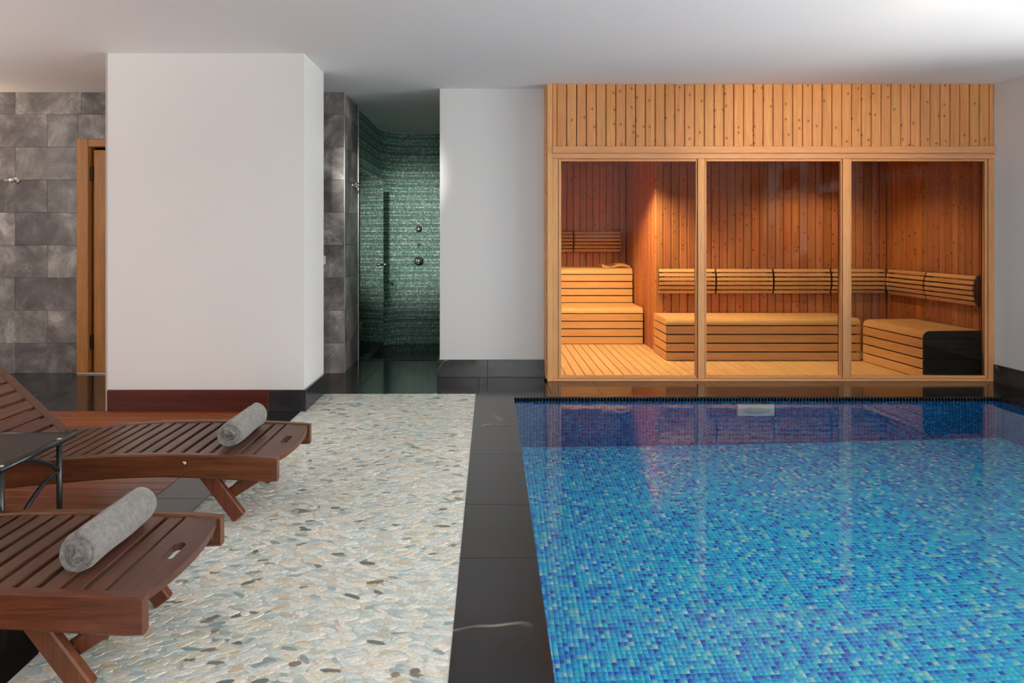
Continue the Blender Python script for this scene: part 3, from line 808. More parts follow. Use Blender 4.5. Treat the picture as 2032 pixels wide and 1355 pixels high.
# interior shell
MB_Y, NK_Y, PT_X = 7.36, 8.95, 1.775               # main back wall, niche back wall, partition
SC = 2.22
def SRX(y): return 4.27 + 0.0315 * (7.36 - y)
fl = link('floor_sauna', join_boxes('floor_sauna', [(0.50, 4.33, 5.93, 7.42, -0.06, -0.02), (0.50, 1.80, 7.42, 9.0, -0.06, -0.02)]), M_dark_in)
tag(fl, 'slatted pale wooden floor inside the sauna', 'floor', kind=ST)
M_sfloor = mat_wood('sauna_floor_wood', (0.70, 0.47, 0.21), (0.80, 0.57, 0.29), 'Y', rough=0.5, var=0.06)
x = xf(1104) - 0.3; pp = 0.087
x = 0.50
while x < 4.33:
    y1 = NK_Y if x + pp < PT_X + 0.02 else MB_Y
    box('plank', x + 0.003, min(x + pp, 4.33) - 0.003, 5.932, y1, -0.02, 0.0, M_sfloor, fl, 0.002)
    if x < PT_X < x + pp - 0.02: box('plank', x + 0.003, PT_X + 0.02, MB_Y + 0.001, NK_Y, -0.02, 0.0, M_sfloor, fl, 0.002)
    x += pp
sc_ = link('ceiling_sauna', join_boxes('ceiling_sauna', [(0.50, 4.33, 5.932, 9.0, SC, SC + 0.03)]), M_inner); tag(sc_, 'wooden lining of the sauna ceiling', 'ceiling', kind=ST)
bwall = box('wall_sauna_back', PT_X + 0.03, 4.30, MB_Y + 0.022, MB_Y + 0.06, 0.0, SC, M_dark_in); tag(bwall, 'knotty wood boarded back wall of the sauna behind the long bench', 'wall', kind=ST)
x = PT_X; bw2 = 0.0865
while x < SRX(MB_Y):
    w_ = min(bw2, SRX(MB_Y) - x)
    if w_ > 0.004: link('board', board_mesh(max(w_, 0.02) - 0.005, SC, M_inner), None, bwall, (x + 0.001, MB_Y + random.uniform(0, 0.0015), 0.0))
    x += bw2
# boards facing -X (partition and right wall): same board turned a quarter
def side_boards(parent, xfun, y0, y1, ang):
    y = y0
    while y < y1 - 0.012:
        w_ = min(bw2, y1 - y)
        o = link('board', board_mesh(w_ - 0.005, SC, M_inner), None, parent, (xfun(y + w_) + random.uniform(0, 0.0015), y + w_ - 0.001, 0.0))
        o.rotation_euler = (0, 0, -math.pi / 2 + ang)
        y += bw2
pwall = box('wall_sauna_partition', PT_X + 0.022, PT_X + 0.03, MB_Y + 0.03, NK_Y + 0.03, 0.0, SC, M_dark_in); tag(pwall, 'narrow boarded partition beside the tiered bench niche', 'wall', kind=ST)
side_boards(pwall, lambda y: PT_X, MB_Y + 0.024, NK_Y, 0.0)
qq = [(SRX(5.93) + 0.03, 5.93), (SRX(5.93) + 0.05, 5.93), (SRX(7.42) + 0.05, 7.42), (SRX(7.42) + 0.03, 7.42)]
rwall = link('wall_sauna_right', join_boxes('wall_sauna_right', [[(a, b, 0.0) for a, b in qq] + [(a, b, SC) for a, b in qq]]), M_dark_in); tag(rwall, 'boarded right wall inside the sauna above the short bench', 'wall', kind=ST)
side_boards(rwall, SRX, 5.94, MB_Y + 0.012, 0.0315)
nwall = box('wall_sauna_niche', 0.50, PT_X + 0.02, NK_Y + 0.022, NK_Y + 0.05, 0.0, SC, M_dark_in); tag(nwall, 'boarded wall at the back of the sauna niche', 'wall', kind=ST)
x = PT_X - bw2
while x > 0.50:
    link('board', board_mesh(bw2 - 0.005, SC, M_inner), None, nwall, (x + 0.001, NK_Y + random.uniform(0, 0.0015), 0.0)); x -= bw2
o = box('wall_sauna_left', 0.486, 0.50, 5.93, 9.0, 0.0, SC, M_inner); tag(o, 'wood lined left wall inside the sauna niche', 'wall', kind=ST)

# benches
M_end_shade = mat_wood('bench_end_painted_shade', (0.010, 0.007, 0.004), (0.022, 0.015, 0.009), 'X', rough=0.5)  # shade of the bench end facing the glass, put into the wood colour
def bull_poly(d, z0, z1, r, back):
    """side section of a bench top: (depth from front, z), rounded front top edge"""
    pts = [(0.0, z0)]
    for k in range(7):
        t = k / 6 * math.pi / 2
        pts.append((r - r * math.cos(t), z1 - r + r * math.sin(t)))
    pts += [(back, z1), (back, z1 - 0.03), (0.035, z1 - 0.03 if z1 - 0.03 > z0 else z0 + 0.01), (0.035, z0)]
    return pts
def bench(name, label, fa, fb, depth_dir, depth, zbase, ztop, nsl, mat, end=None, endmat=None):
    """fa, fb: plan points of the front edge ends, depth_dir: unit vector towards the wall"""
    fa, fb, dd_ = Vector((*fa, 0)), Vector((*fb, 0)), Vector((*depth_dir, 0))
    b = empty(name, (fa + fb) / 2 + Vector((0, 0, zbase)), label, 'bench', 'sauna benches')
    ln = (fb - fa).normalized()
    pitch = 0.088; z = zbase + 0.002
    for k in range(nsl):
        sec = [(0.0, z + 0.004), (0.0, z + pitch - 0.008), (0.022, z + pitch - 0.008), (0.022, z + 0.004)]
        sece = [(0.0, c) if a == 0 else (0.0115, c) for a, c in sec]
        me = bevel(loft('slat', [[p + dd_ * a + Vector((0, 0, c)) for a, c in sec] for p in (fa, fb)]), 0.0025)
        link('slat', me, mat, b)
        if end:                                       # slats on the exposed end
            s = ln if end == 'a' else -ln
            e0 = (fa if end == 'a' else fb) - s * 0.012
            e1 = e0 + dd_ * (depth - 0.002)
            me = bevel(loft('slat', [[p + s * a + Vector((0, 0, c)) for a, c in sece] for p in (e0, e1)]), 0.0025)
            link('slat', me, endmat, b)
        z += pitch
    # dark inner carcass
    c0, c1 = fa + ln * 0.03 + dd_ * 0.03, fb - ln * 0.03 + dd_ * 0.03
    c2, c3 = c1 + dd_ * (depth - 0.06), c0 + dd_ * (depth - 0.06)
    link('carcass', join_boxes('carcass', [[(p.x, p.y, zbase + 0.0) for p in (c0, c1, c2, c3)] + [(p.x, p.y, ztop - 0.04) for p in (c0, c1, c2, c3)]]), M_dark_in, b)
    zs_ = z + 0.003
    r = min(0.07, ztop - zs_ - 0.002)
    fw = 0.12
    sec = bull_poly(depth, zs_, ztop, r, fw)
    me = loft('front_board', [[p + dd_ * a + Vector((0, 0, c)) for a, c in sec] for p in (fa, fb)])
    for p in me.polygons: p.use_smooth = False
    link('front_board', me, mat, b)
    d = fw + 0.004
    npl = max(1, round((depth - d) / 0.11)); wpl = (depth - d) / npl
    for k in range(npl):
        sec = [(d, ztop - 0.028), (d, ztop), (d + wpl - 0.004, ztop), (d + wpl - 0.004, ztop - 0.028)]
        link('seat_plank', bevel(loft('seat_plank', [[p + dd_ * a + Vector((0, 0, c)) for a, c in sec] for p in (fa, fb)]), 0.002), mat, b)
        d += wpl
    if end:
        e0 = fa if end == 'a' else fb; s = ln if end == 'a' else -ln
        # end cap under the top following the rounded front
        sec2 = [(a, c) for a, c in bull_poly(depth, zs_, ztop, r, fw)[:8]] + [(depth - 0.002, ztop), (depth - 0.002, zs_)]
        link('end_board', loft('end_board', [[p + dd_ * a + Vector((0, 0, c)) for a, c in sec2] for p in (e0 - s * 0.012, e0 - s * 0.0005)]), endmat, b)
    return b
bench('sauna_bench', 'long low wooden sauna bench under the back wall backrests', (1.765, 6.83), (3.70, 6.83), (0, 1), MB_Y - 6.83 - 0.004, 0.0, 0.42, 4, M_bench, 'a', M_benchY)
rdir = Vector((3.705 - 3.768, 6.83 - 5.95)).normalized()
rb0, rb1 = Vector((3.766, 5.955)), Vector((3.706, 6.80))
rnrm = Vector((rdir.y, -rdir.x))
# the short bench: front faces -X, its near end faces the glass
bench('sauna_bench', 'short low wooden sauna bench along the right wall, near end darkened for shade', (rb0.x, rb0.y), (rb1.x, rb1.y), (rnrm.x, rnrm.y), 0.54, 0.0, 0.42, 4, M_benchY, 'a', M_end_shade)
bench('sauna_bench', 'lower tier of the stepped sauna bench in the left niche', (0.52, 7.876), (1.755, 7.876), (0, 1), 0.60, 0.0, 0.42, 4, M_bench)
bench('sauna_bench', 'upper tier of the stepped sauna bench in the left niche', (0.52, 8.455), (1.755, 8.455), (0, 1), NK_Y - 8.455 - 0.004, 0.421, 0.85, 4, M_bench)

# backrests: six bowed slats on two curved brackets
def backrest(label, pa, pb, nrm, zc, mat, hgt=0.275, nsl=6):
    """pa,pb plan points on the wall, nrm towards the room"""
    pa, pb, nrm = Vector((*pa, 0)), Vector((*pb, 0)), Vector((*nrm, 0)).normalized()
    b = empty('slatted_back_support', (pa + pb) / 2 + Vector((0, 0, zc - hgt / 2)), label, 'back support', 'slatted backrests in the sauna')
    ln = (pb - pa).normalized()
    pitch = hgt / nsl
    def bow(z): return 0.03 + 0.035 * (1 - ((z - zc) / (hgt / 2)) ** 2)
    for k in range(nsl):
        z0 = zc - hgt / 2 + k * pitch + 0.007; z1 = z0 + pitch - 0.014
        sec = [(bow(z0), z0), (bow(z0) + 0.016, z0), (bow(z1) + 0.016, z1), (bow(z1), z1)]
        me = bevel(loft('slat', [[p + nrm * a + Vector((0, 0, c)) for a, c in sec] for p in (pa + ln * 0.006, pb - ln * 0.006)]), 0.003)
        link('slat', me, mat, b)
    L_ = (pb - pa).length
    for u in (0.012, L_ - 0.030):
        sec = [(0.001, zc - hgt / 2)] + [(bow(z) - 0.0005, z) for z in np.linspace(zc - hgt / 2 + 0.004, zc + hgt / 2 - 0.004, 9)] + [(0.001, zc + hgt / 2)]
        link('bracket', loft('bracket', [[pa + ln * (u + e) + nrm * a + Vector((0, 0, c)) for a, c in sec] for e in (0, 0.018)]), M_brk, b)
    return b
M_brk = mat_wood('backrest_bracket', (0.10, 0.045, 0.018), (0.17, 0.075, 0.03), 'Z', rough=0.6)
lab = ['leftmost backrest on the sauna back wall', 'second backrest from the left on the sauna back wall', 'third backrest from the left on the sauna back wall', 'backrest on the sauna back wall next to the right corner']
bx = [X_at(p, 7.30) for p in (1306, 1420.5, 1534.5, 1649, 1757)]
for k in range(4):
    backrest('slatted wooden ' + lab[k], (bx[k] + 0.004, MB_Y), (bx[k + 1] - 0.004, MB_Y), (0, -1), 0.765, M_bench)
rn = (-1, -0.03)
backrest('slatted wooden backrest on the right sauna wall beside the corner', (SRX(7.26), 7.26), (SRX(6.66), 6.66), rn, 0.765, M_benchY)
backrest('slatted wooden backrest on the right sauna wall nearest the glass', (SRX(6.65), 6.65), (SRX(6.0), 6.0), rn, 0.765, M_benchY)
backrest('slatted wooden backrest right of the gap in the niche above the upper tier', (X_at(1139, 8.9), NK_Y), (X_at(1232, 8.9), NK_Y), (0, -1), 1.175, M_bench)
backrest('slatted wooden backrest left of the gap in the niche, cut by the frame', (X_at(1139, 8.9) - 0.62, NK_Y), (X_at(1137, 8.9), NK_Y), (0, -1), 1.175, M_bench)

# slatted head rest lying on the upper tier
hr = empty('sauna_headrest', (1.60, 8.56, 0.85), 'small curved slatted wooden headrest lying on the upper tier', 'headrest')
hx0, hx1, hy = 1.385, 1.735, 8.50
def hz(u):                                            # u from 0 (thin left end) to 1
    return 0.851 + (0.030 * (1 - u / 0.35) if u < 0.35 else 0.034 * math.sin((u - 0.35) / 0.65 * math.pi) ** 0.7 + 0.006)
for yy_ in (hy, hy + 0.24):
    us_ = np.linspace(0, 1, 15)
    secs = []
    for u in us_:
        zt = hz(u) + 0.004; zb = max(0.8505, zt - 0.022); X = hx0 + (hx1 - hx0) * u
        secs.append([(X, yy_, zb), (X, yy_ + 0.022, zb), (X, yy_ + 0.022, zt), (X, yy_, zt)])
    link('runner', loft('runner', secs), M_bench, hr)
for k in range(9):
    u = 0.04 + k * 0.115
    X = hx0 + (hx1 - hx0) * u
    box('slat', X - 0.012, X + 0.012, hy - 0.004, hy + 0.268, hz(u) + 0.0045, hz(u) + 0.0165, M_benchY, hr, 0.003)

# recessed downlights of the sauna, and ceiling spots, one added for the shower
def mat_emit(name, col, s):
    m, nt, b = new_mat(name)
    b.inputs['Base Color'].default_value = (*col, 1); b.inputs['Emission Color'].default_value = (*col, 1); b.inputs['Emission Strength'].default_value = s
    return m
def downlight(label, loc, watts, color, angle, aim=(0, 0, -1), size=0.05):
    d = empty('downlight', loc, label, 'lamp', 'small round downlights')
    link('trim_ring', lathe('trim_ring', [(0.062, -0.03), (0.062, 0.004), (0.056, 0.010), (0.046, 0.008), (0.044, -0.03), (0.062, -0.03)], (0, 0, -1), loc), M_chrome, d)
    link('reflector', lathe('reflector', [(0, -0.03), (0.044, -0.03), (0.044, -0.025), (0, -0.025)], (0, 0, -1), loc), M_plastic, d)
    l = bpy.data.lights.new('downlight_bulb', 'SPOT'); l.energy = watts; l.color = color; l.spot_size = math.radians(angle); l.spot_blend = 0.9 if angle < 60 else 0.55; l.shadow_soft_size = size
    o = bpy.data.objects.new('downlight_bulb', l); COL.objects.link(o); o.parent = d; o.location = (0, 0, -0.03 - size)
    o.rotation_euler = Vector(aim).to_track_quat('-Z', 'Y').to_euler()
    return d
WARM = (1.0, 0.70, 0.38)
downlight('round downlight in the sauna ceiling before the niche', (1.15, 7.0, SC), 330, WARM, 128)
downlight('round downlight in the sauna ceiling near the right corner', (3.35, 6.60, SC), 55, WARM, 128)
downlight('added unseen ceiling spotlight brightening the shower recess', (-0.90, 2.6, CEIL), 900, (1.0, 0.95, 0.87), 19, (-0.03, 6.05, -1.2), 0.06)  # added spot, stands in for light reaching the shower from behind the camera
downlight('round spotlight in the ceiling aimed at the sauna front', (2.35, 2.6, CEIL), 170, (1.0, 0.78, 0.5), 44, (0.09, 1.0, -0.19))

# ================================================================== THINGS
# ---- underwater pool light
u0 = X_at(1461, POOL_Y1); u1 = X_at(1534, POOL_Y1)
lt = empty('pool_light', ((u0 + u1) / 2, POOL_Y1, -0.45), 'white square underwater light on the pool wall below the sauna', 'light')
box('housing', u0, u1, POOL_Y1 - 0.035, POOL_Y1 - 0.0005, -0.46, -0.135, M_plastic, lt, 0.012, 3)
link('lens', lathe('lens', [(0, -0.006), (0.10, -0.006), (0.10, 0.006), (0.085, 0.014), (0, 0.022)], (0, -1, 0), ((u0 + u1) / 2, POOL_Y1 - 0.035, -0.30)), mat_plain('lens_glass', (0.55, 0.62, 0.62), 0.15), lt)

# ---- sun loungers
PROF = [(0.0, .286, .200), (0.03, .290, .197), (.15, .297, .203), (.3, .302, .213), (.5, .305, .219), (.7, .302, .212), (.85, .294, .200), (1.0, .283, .186), (1.15, .271, .172), (1.3, .264, .164), (1.6, .262, .162), (1.93, .262, .168)]
def prof(u, k): return float(np.interp(u, [p[0] for p in PROF], [p[k] for p in PROF]))
XF = -0.925
def lounger(y0, width, label):
    L = empty('sun_lounger', (XF - 0.95, y0 + width / 2, 0.0), label, 'sun lounger', 'slatted wooden sun loungers')
    yn = [(y0, y0 + 0.036), (y0 + width - 0.036, y0 + width)]
    for a, b in yn:
        secs = []
        for u in np.concatenate([np.linspace(0, 1.4, 29), [1.6, 1.93]]):
            zt, zb = prof(u, 1), prof(u, 2) - 0.013; X = XF - u; c = 0.006
            secs.append([(X, a + c, zb), (X, b - c, zb), (X, b, zb + c), (X, b, zt - c), (X, b - c, zt), (X, a + c, zt), (X, a, zt - c), (X, a, zb + c)])
        link('side_rail', loft('side_rail', secs), M_lounger, L)
    ya, yb = yn[0][1] + 0.001, yn[1][0] - 0.001
    # foot board with a hand hole and a bowed outer edge
    bm = bmesh.new()
    def top(u): return prof(max(u, 0), 1) - 0.004
    out = []
    for k in range(13):
        t = k / 12; yy = ya + (yb - ya) * t
        out.append((XF - 0.012 + 0.030 * (1 - (2 * t - 1) ** 2), yy))
    out += [(XF - 0.112, yb), (XF - 0.112, ya)]
    ym = (ya + yb) / 2; xm = XF - 0.045
    hole = []
    for k in range(16):
        t = 2 * math.pi * k / 16
        hole.append((xm + 0.018 * math.cos(t), ym + math.copysign(0.038, math.sin(t) + 1e-9) + 0.018 * math.sin(t)))
    def ring(pts):
        vs = [bm.verts.new((x_, y_, top(XF - x_) )) for x_, y_ in pts]
        return [bm.edges.new((vs[i], vs[(i + 1) % len(vs)])) for i in range(len(vs))]
    es = ring(out) + ring(hole)
    bmesh.ops.triangle_fill(bm, edges=es, use_beauty=True, use_dissolve=False)
    bmesh.ops.recalc_face_normals(bm, faces=bm.faces)
    ret = bmesh.ops.extrude_face_region(bm, geom=list(bm.faces))
    for v in [g for g in ret['geom'] if isinstance(g, bmesh.types.BMVert)]: v.co.z -= 0.024
    bmesh.ops.recalc_face_normals(bm, faces=bm.faces)
    me = bpy.data.meshes.new('foot_board'); bm.to_mesh(me); bm.free()
    link('foot_board', me, M_lslat, L)
    # seat slats
    sm = box_mesh(0.0475, yb - ya, 0.030, 0.003, M_lslat, 1, 'lounger')
    u = 0.126
    while u < 1.20:
        o = link('slat', sm, None, L, (XF - u - 0.0475, ya, prof(u + 0.025, 1) - 0.036))
        sl_ = (prof(u, 1) - prof(u + 0.05, 1)) / 0.05
        o.rotation_euler = (0, -math.atan(sl_), 0)
        u += 0.0627
    # inner battens under the slats
    for yy in (ya + 0.004, yb - 0.026):
        secs = []
        for u in np.linspace(0.02, 1.22, 25):
            zt = prof(u, 1) - 0.040; X = XF - u
            secs.append([(X, yy, zt - 0.03), (X, yy + 0.022, zt - 0.03), (X, yy + 0.022, zt), (X, yy, zt)])
        link('batten', loft('batten', secs), M_lounger, L)
    # back rest
    ba = math.radians(43); hu, hzz = 1.22, 0.262
    def bp(s, n): return (XF - hu - s * math.cos(ba) - n * math.sin(ba), hzz + s * math.sin(ba) - n * math.cos(ba))
    for a, b in ((ya + 0.002, ya + 0.064), (yb - 0.064, yb - 0.002)):
        me = loft('back_stile', [[(bp(s, n)[0], yy, bp(s, n)[1]) for n, yy in ((0, a), (0, b), (0.026, b), (0.026, a))] for s in (0.0, 0.78)])
        link('back_stile', bevel(me, 0.003), M_lounger, L)
    s = 0.006
    bm_ = None
    while s < 0.76:
        a, b = ya + 0.0645, yb - 0.0645
        if bm_ is None:
            bm_ = bevel(loft('back_slat', [[(-(q) * math.cos(ba) - n * math.sin(ba), yy, q * math.sin(ba) - n * math.cos(ba)) for q, n in ((0, 0), (0.05, 0), (0.05, 0.02), (0, 0.02))] for yy in (0, b - a)]), 0.003)
            bm_.materials.append(M_lslat)
        link('back_slat', bm_, None, L, (XF - hu - s * math.cos(ba), a, hzz + s * math.sin(ba)))
        s += 0.0627
    for yy in (ya + 0.09, yb - 0.11):
        p = bp(0.45, 0.03)
        link('back_prop', beam('back_prop', (p[0], yy, p[1]), (XF - 1.80, yy, 0.20), 0.035, 0.022), M_lleg, L)
    # folding legs and braces
    for yy, inn in ((y0 + 0.057, 1), (y0 + width - 0.057, -1)):
        link('leg', beam('leg', (XF - 0.335, yy, 0.215), (XF - 0.180, yy, 0.012), 0.062, 0.034, bv=0.005), M_lleg, L)
        link('leg', beam('leg', (XF - 1.40, yy, 0.17), (XF - 1.56, yy, 0.010), 0.062, 0.034, bv=0.005), M_lleg, L)
        if inn > 0: link('brace', beam('brace', (XF - 0.240, yy + inn * 0.034, 0.100), (XF - 0.075, yy + inn * 0.034, 0.205), 0.048, 0.026), M_lleg, L)
    link('stretcher', beam('stretcher', (XF - 0.235, y0 + 0.075, 0.105), (XF - 0.235, y0 + width - 0.075, 0.105), 0.035, 0.025, side=Vector((1, 0, 0))), M_lleg, L)
    for a, s_ in ((y0, -1), (y0 + width, 1)):
        link('bolt', lathe('bolt', [(0, 0), (0.009, 0), (0.008, 0.003), (0, 0.005)], (0, s_, 0), (XF - 0.40, a - s_ * 0.0005, 0.268), 12), M_brass, L)
    return L
lounger(1.81, 0.56, 'nearest dark teak slatted sun lounger, cut by the lower left corner')
lounger(2.95, 0.57, 'farther dark teak slatted sun lounger before the white column')

# ---- rolled towels
def towel(label, X, y0, y1, zb, seed):
    rs_ = random.Random(seed)
    turns, R = 3.6, 0.063
    n = 200; r0 = 0.007
    ph = [rs_.uniform(0, 6.28) for _ in range(6)]
    pitch = (R - r0) / turns
    def centre(t):                                   # t in 0..1 along spiral, outer end last
        th = t * turns * 2 * math.pi + 4.1
        r = r0 + (R - pitch * 0.42 - r0) * t
        wob = (1 - t) * 0.0045 * math.sin(3 * th + ph[0]) + (1 - t) * 0.003 * math.sin(7 * th + ph[1])
        return th, r + wob
    ms = 15
    secs = []
    th_ = pitch * 0.40
    for k in range(ms):
        f = k / (ms - 1); sec_o, sec_i = [], []
        for i in range(n):
            t = i / (n - 1); th, r = centre(t)
            rise = 0.0
            edge = min(f, 1 - f)
            pin = -0.006 * max(0, 1 - edge / 0.06) ** 2 * (1 if t > 0.7 else 0.3)
            inset = (1 - t) * 0.012 * math.sin(t * 23 + ph[2]) + 0.004 * math.sin(t * 31 + ph[3])
            yy = y0 + (y1 - y0) * f + (inset if f < 0.5 else -inset) * (1 - min(1, edge / 0.2))
            lump = 0.0016 * math.sin(9 * f + th * 2 + ph[4])
            for rr_, lst in ((r + th_ + pin + lump, sec_o), (r - th_ + pin + lump, sec_i)):
                rr_ = max(rr_, 0.001)
                x_ = rr_ * math.cos(th) * 1.04; z_ = rr_ * math.sin(th)
                z_ = max(z_, -R + 0.0045 + 0.001)      # flattened where it lies
                lst.append((X + x_, yy, zb + R - 0.0045 + z_))
        secs.append(sec_o + sec_i[::-1])
    me = loft('rolled_towel', secs, True, True)
    bm = bmesh.new(); bm.from_mesh(me)
    caps = [f_ for f_ in bm.faces if len(f_.verts) > 8]
    # caps as quad strips between the two sides of the cloth
    bmesh.ops.delete(bm, geom=caps, context='FACES_ONLY')
    bm.verts.ensure_lookup_table()
    m2 = 2 * n
    for base in (0, (ms - 1) * m2):
        for i in range(n - 1):
            q = [base + i, base + i + 1, base + m2 - 2 - i, base + m2 - 1 - i]
            bm.faces.new([bm.verts[j] for j in q])
    bmesh.ops.recalc_face_normals(bm, faces=bm.faces)
    bm.to_mesh(me); bm.free()
    for p in me.polygons: p.use_smooth = True
    o = link('rolled_towel', me, M_towel); tag(o, label, 'towel', 'rolled grey towels on the loungers')
    return o
towel('rolled grey towel on the nearest lounger', -1.172, 1.925, 2.285, prof(0.26, 1) - 0.005, 3)
towel('rolled grey towel on the farther lounger before the column', -1.180, 3.065, 3.435, prof(0.26, 1) - 0.005, 8)

# ---- side table
TZ = 0.415
tb = empty('side_table', (-1.99, 2.68, 0), 'small black metal side table with brown mesh top between the loungers', 'table')
tx0, tx1, ty0, ty1 = -2.215, -1.772, 2.455, 2.905
box('table_top', tx0 + 0.012, tx1 - 0.012, ty0 + 0.012, ty1 - 0.012, TZ - 0.012, TZ - 0.002, M_weave, tb, 0.002)
link('top_frame', tube('top_frame', [(tx1, ty0, TZ - 0.011), (tx1, ty1, TZ - 0.011)], 0.011), M_iron, tb)
link('top_frame', tube('top_frame', [(tx0, ty0, TZ - 0.011), (tx0, ty1, TZ - 0.011)], 0.011), M_iron, tb)
link('top_frame', tube('top_frame', [(tx0, ty1, TZ - 0.011), (tx1, ty1, TZ - 0.011)], 0.011), M_iron, tb)
link('top_frame', tube('top_frame', [(tx0, ty0, TZ - 0.011), (tx1, ty0, TZ - 0.011)], 0.011), M_iron, tb)
for X, s_ in ((tx1 - 0.004, 1), (tx0 + 0.004, -1)):
    for Y in (2.475, 2.81):
        link('leg', tube('leg', [(X, Y, TZ - 0.012), (X, Y, 0.2), (X, Y, 0.002)], 0.0115), M_iron, tb)
        link('leg_cap', lathe('leg_cap', [(0, 0), (0.010, 0), (0.009, 0.003), (0, 0.004)], (0, 0, 1), (X, Y, TZ - 0.001), 12), M_alu, tb)
    pts = [(X, 2.81 - 0.335 * (1 - math.cos(t)), 0.285 - 0.205 * math.sin(t) ** 1.0 * (1 - math.cos(t)) ** 0.6) for t in np.linspace(0, math.pi / 2, 10)]
    link('brace', tube('brace', [(X, 2.81 - 0.335 * t, 0.285 - 0.20 * t ** 1.9) for t in np.linspace(0, 1, 10)], 0.009), M_iron, tb)
    link('brace', tube('brace', [(X, 2.81 - 0.26 * t, 0.285 + 0.115 * (1 - (1 - t) ** 1.8)) for t in np.linspace(0, 1, 10)], 0.009), M_iron, tb)

# ---- robe hooks
def hook(label, loc, nrm):
    loc, nrm = Vector(loc), Vector(nrm)
    h = empty('robe_hook', loc, label, 'hook', 'chrome robe hooks on the stone')
    sd = nrm.cross(Vector((0, 0, 1)))
    link('rosette', lathe('rosette', [(0, 0), (0.034, 0), (0.034, 0.006), (0.026, 0.012), (0.012, 0.014), (0.012, 0.045), (0.022, 0.050), (0.022, 0.062), (0, 0.066)], nrm, loc), M_chrome, h)
    c = loc + nrm * 0.034
    for s_ in (-1, 1):
        link('peg', tube('peg', [c + sd * s_ * 0.008, c + sd * s_ * 0.05 + nrm * 0.004, c + sd * s_ * 0.072 + nrm * 0.012 + Vector((0, 0, 0.006))], [0.006, 0.0055, 0.007], 10), M_chrome, h)
    link('drop_peg', tube('drop_peg', [c + Vector((0, 0, -0.006)), c + Vector((0, 0, -0.025)) + nrm * 0.005], [0.006, 0.007], 10), M_chrome, h)
    return h
hook('chrome robe hook on the stone wall left of the wooden door', (X_at(31, 6.203), 6.2028, 1.75), (0, -1, 0))
hook('chrome robe hook on the stone return beside the shower', (-1.3318, 6.58, 1.74), (1, 0, 0))

# ---- shower fittings
SYW = 8.6475
def valve(label, z, prof_, extra=None):
    v = empty('shower_valve', (X_at(831, SYW), SYW, z), label, 'valve', 'chrome fittings on the green shower wall')
    link('plate', lathe('plate', prof_, (0, -1, 0), (X_at(831, SYW), SYW, z)), M_chrome, v)
    if extra: extra(v)
    return v
valve('round chrome shower control, topmost on the green mosaic', 1.335, [(0, 0), (0.045, 0), (0.045, 0.006), (0.03, 0.014), (0.022, 0.016), (0.026, 0.05), (0.018, 0.058), (0, 0.058)])
def ex1(v):
    link('lever', tube('lever', [(X_at(831, SYW), SYW - 0.03, 1.135), (X_at(831, SYW) + 0.035, SYW - 0.04, 1.16)], [0.007, 0.005], 10), M_chrome, v)
valve('small chrome shower lever, middle of three on the green mosaic', 1.135, [(0, 0), (0.024, 0), (0.022, 0.006), (0.012, 0.012), (0.012, 0.035), (0, 0.036)], ex1)
def ex2(v):
    for a in (0.5, 2.6, 4.7):
        c = Vector((X_at(831, SYW), SYW - 0.05, 0.93))
        link('handle', tube('handle', [c, c + Vector((math.cos(a) * 0.05, -0.004, math.sin(a) * 0.05))], [0.009, 0.007], 10), M_chrome, v)
valve('large chrome shower mixer, lowest on the green mosaic', 0.93, [(0, 0), (0.066, 0), (0.066, 0.006), (0.05, 0.016), (0.026, 0.02), (0.026, 0.055), (0.016, 0.064), (0, 0.064)], ex2)

# ---- light switch
s1 = empty('light_switch', (-1.525, 6.2025, 1.03), 'small white switch on the stone wall just right of the column', 'switch')
box('switch_plate', -1.565, -1.500, 6.194, 6.2026, 0.99, 1.07, M_plastic, s1, 0.003)
box('rocker', -1.550, -1.515, 6.189, 6.1942, 1.00, 1.06, M_plastic, s1, 0.002)

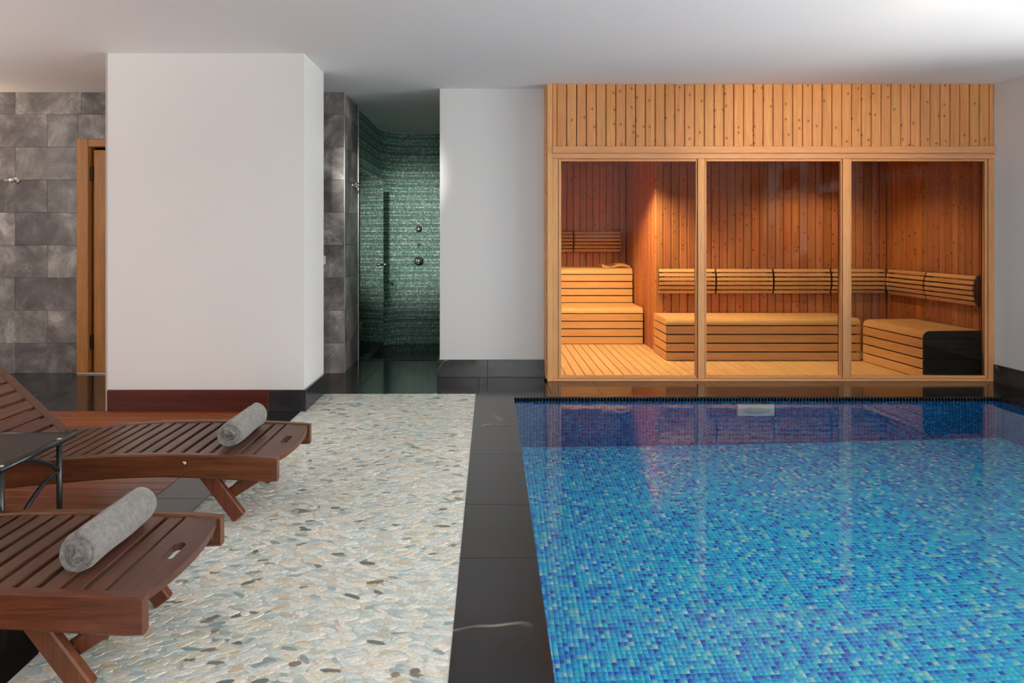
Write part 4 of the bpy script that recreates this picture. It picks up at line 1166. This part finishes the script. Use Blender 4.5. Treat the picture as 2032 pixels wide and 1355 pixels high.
# ---- wall lamp on the stone wall, warm light along the tiles
wlx, wlz = -4.95, 1.78
wl_ = empty('wall_lamp', (wlx, 6.2025, wlz), 'warm wall lamp on the stone wall far left', 'lamp')
link('back_plate', lathe('back_plate', [(0, 0), (0.05, 0), (0.05, 0.012), (0, 0.014)], (0, -1, 0), (wlx, 6.2026, wlz)), M_chrome, wl_)
link('arm', tube('arm', [(wlx, 6.19, wlz), (wlx, 6.11, wlz)], 0.008), M_chrome, wl_)
link('lamp_shade', lathe('lamp_shade', [(0.055, -0.09), (0.055, 0.09), (0.051, 0.09), (0.051, -0.09), (0.055, -0.09)], (0, 0, 1), (wlx, 6.10, wlz)), mat_emit('warm_shade', (1.0, 0.75, 0.5), 2.0), wl_)
pl2 = bpy.data.lights.new('wall_lamp_light', 'POINT'); pl2.energy = 12; pl2.color = (1.0, 0.74, 0.5); pl2.shadow_soft_size = 0.05
lo = bpy.data.objects.new('wall_lamp_light', pl2); COL.objects.link(lo); lo.parent = wl_; lo.location = (0, -0.103, 0.1)

# ---- uplights added out of view to brighten the ceiling
def uplight(label, loc, nrm, watts):
    loc, nrm = Vector(loc), Vector(nrm).normalized()
    u = empty('added_uplight', loc, label, 'lamp', 'added unseen uplights brightening the ceiling')
    link('bracket', lathe('bracket', [(0, 0), (0.06, 0), (0.06, 0.015), (0.03, 0.02), (0.03, 0.09), (0, 0.09)], nrm, loc), M_plastic, u)
    c = loc + nrm * 0.22
    link('bowl', lathe('bowl', [(0, -0.10), (0.07, -0.09), (0.15, -0.03), (0.18, 0.05), (0.172, 0.05), (0.14, -0.025), (0.065, -0.078), (0, -0.085)], (0, 0, 1), c, 32), M_plastic, u)
    l = bpy.data.lights.new('added_uplight_area', 'AREA'); l.shape = 'DISK'; l.size = 0.24; l.energy = watts; l.color = (1.0, 0.96, 0.91)
    o = bpy.data.objects.new('added_uplight_area', l); COL.objects.link(o); o.parent = u
    o.location = nrm * 0.22 + Vector((0, 0, 0.0)); o.rotation_euler = (math.pi, 0, 0)
    return u
uplight('added unseen uplight on the right wall between second and third window', (RW(1.80) - 0.001, 1.80, 0.95), (-1, 0, 0), 150)
uplight('added unseen uplight on the left wall nearer the stone wall', (-5.549, 2.6, 1.10), (1, 0, 0), 100)
uplight('added unseen uplight on the left wall farther from the stone wall', (-5.549, 0.2, 1.10), (1, 0, 0), 100)
uplight('added unseen uplight on the rear wall right of its window', (2.4, REAR_Y + 0.001, 1.10), (0, 1, 0), 130)
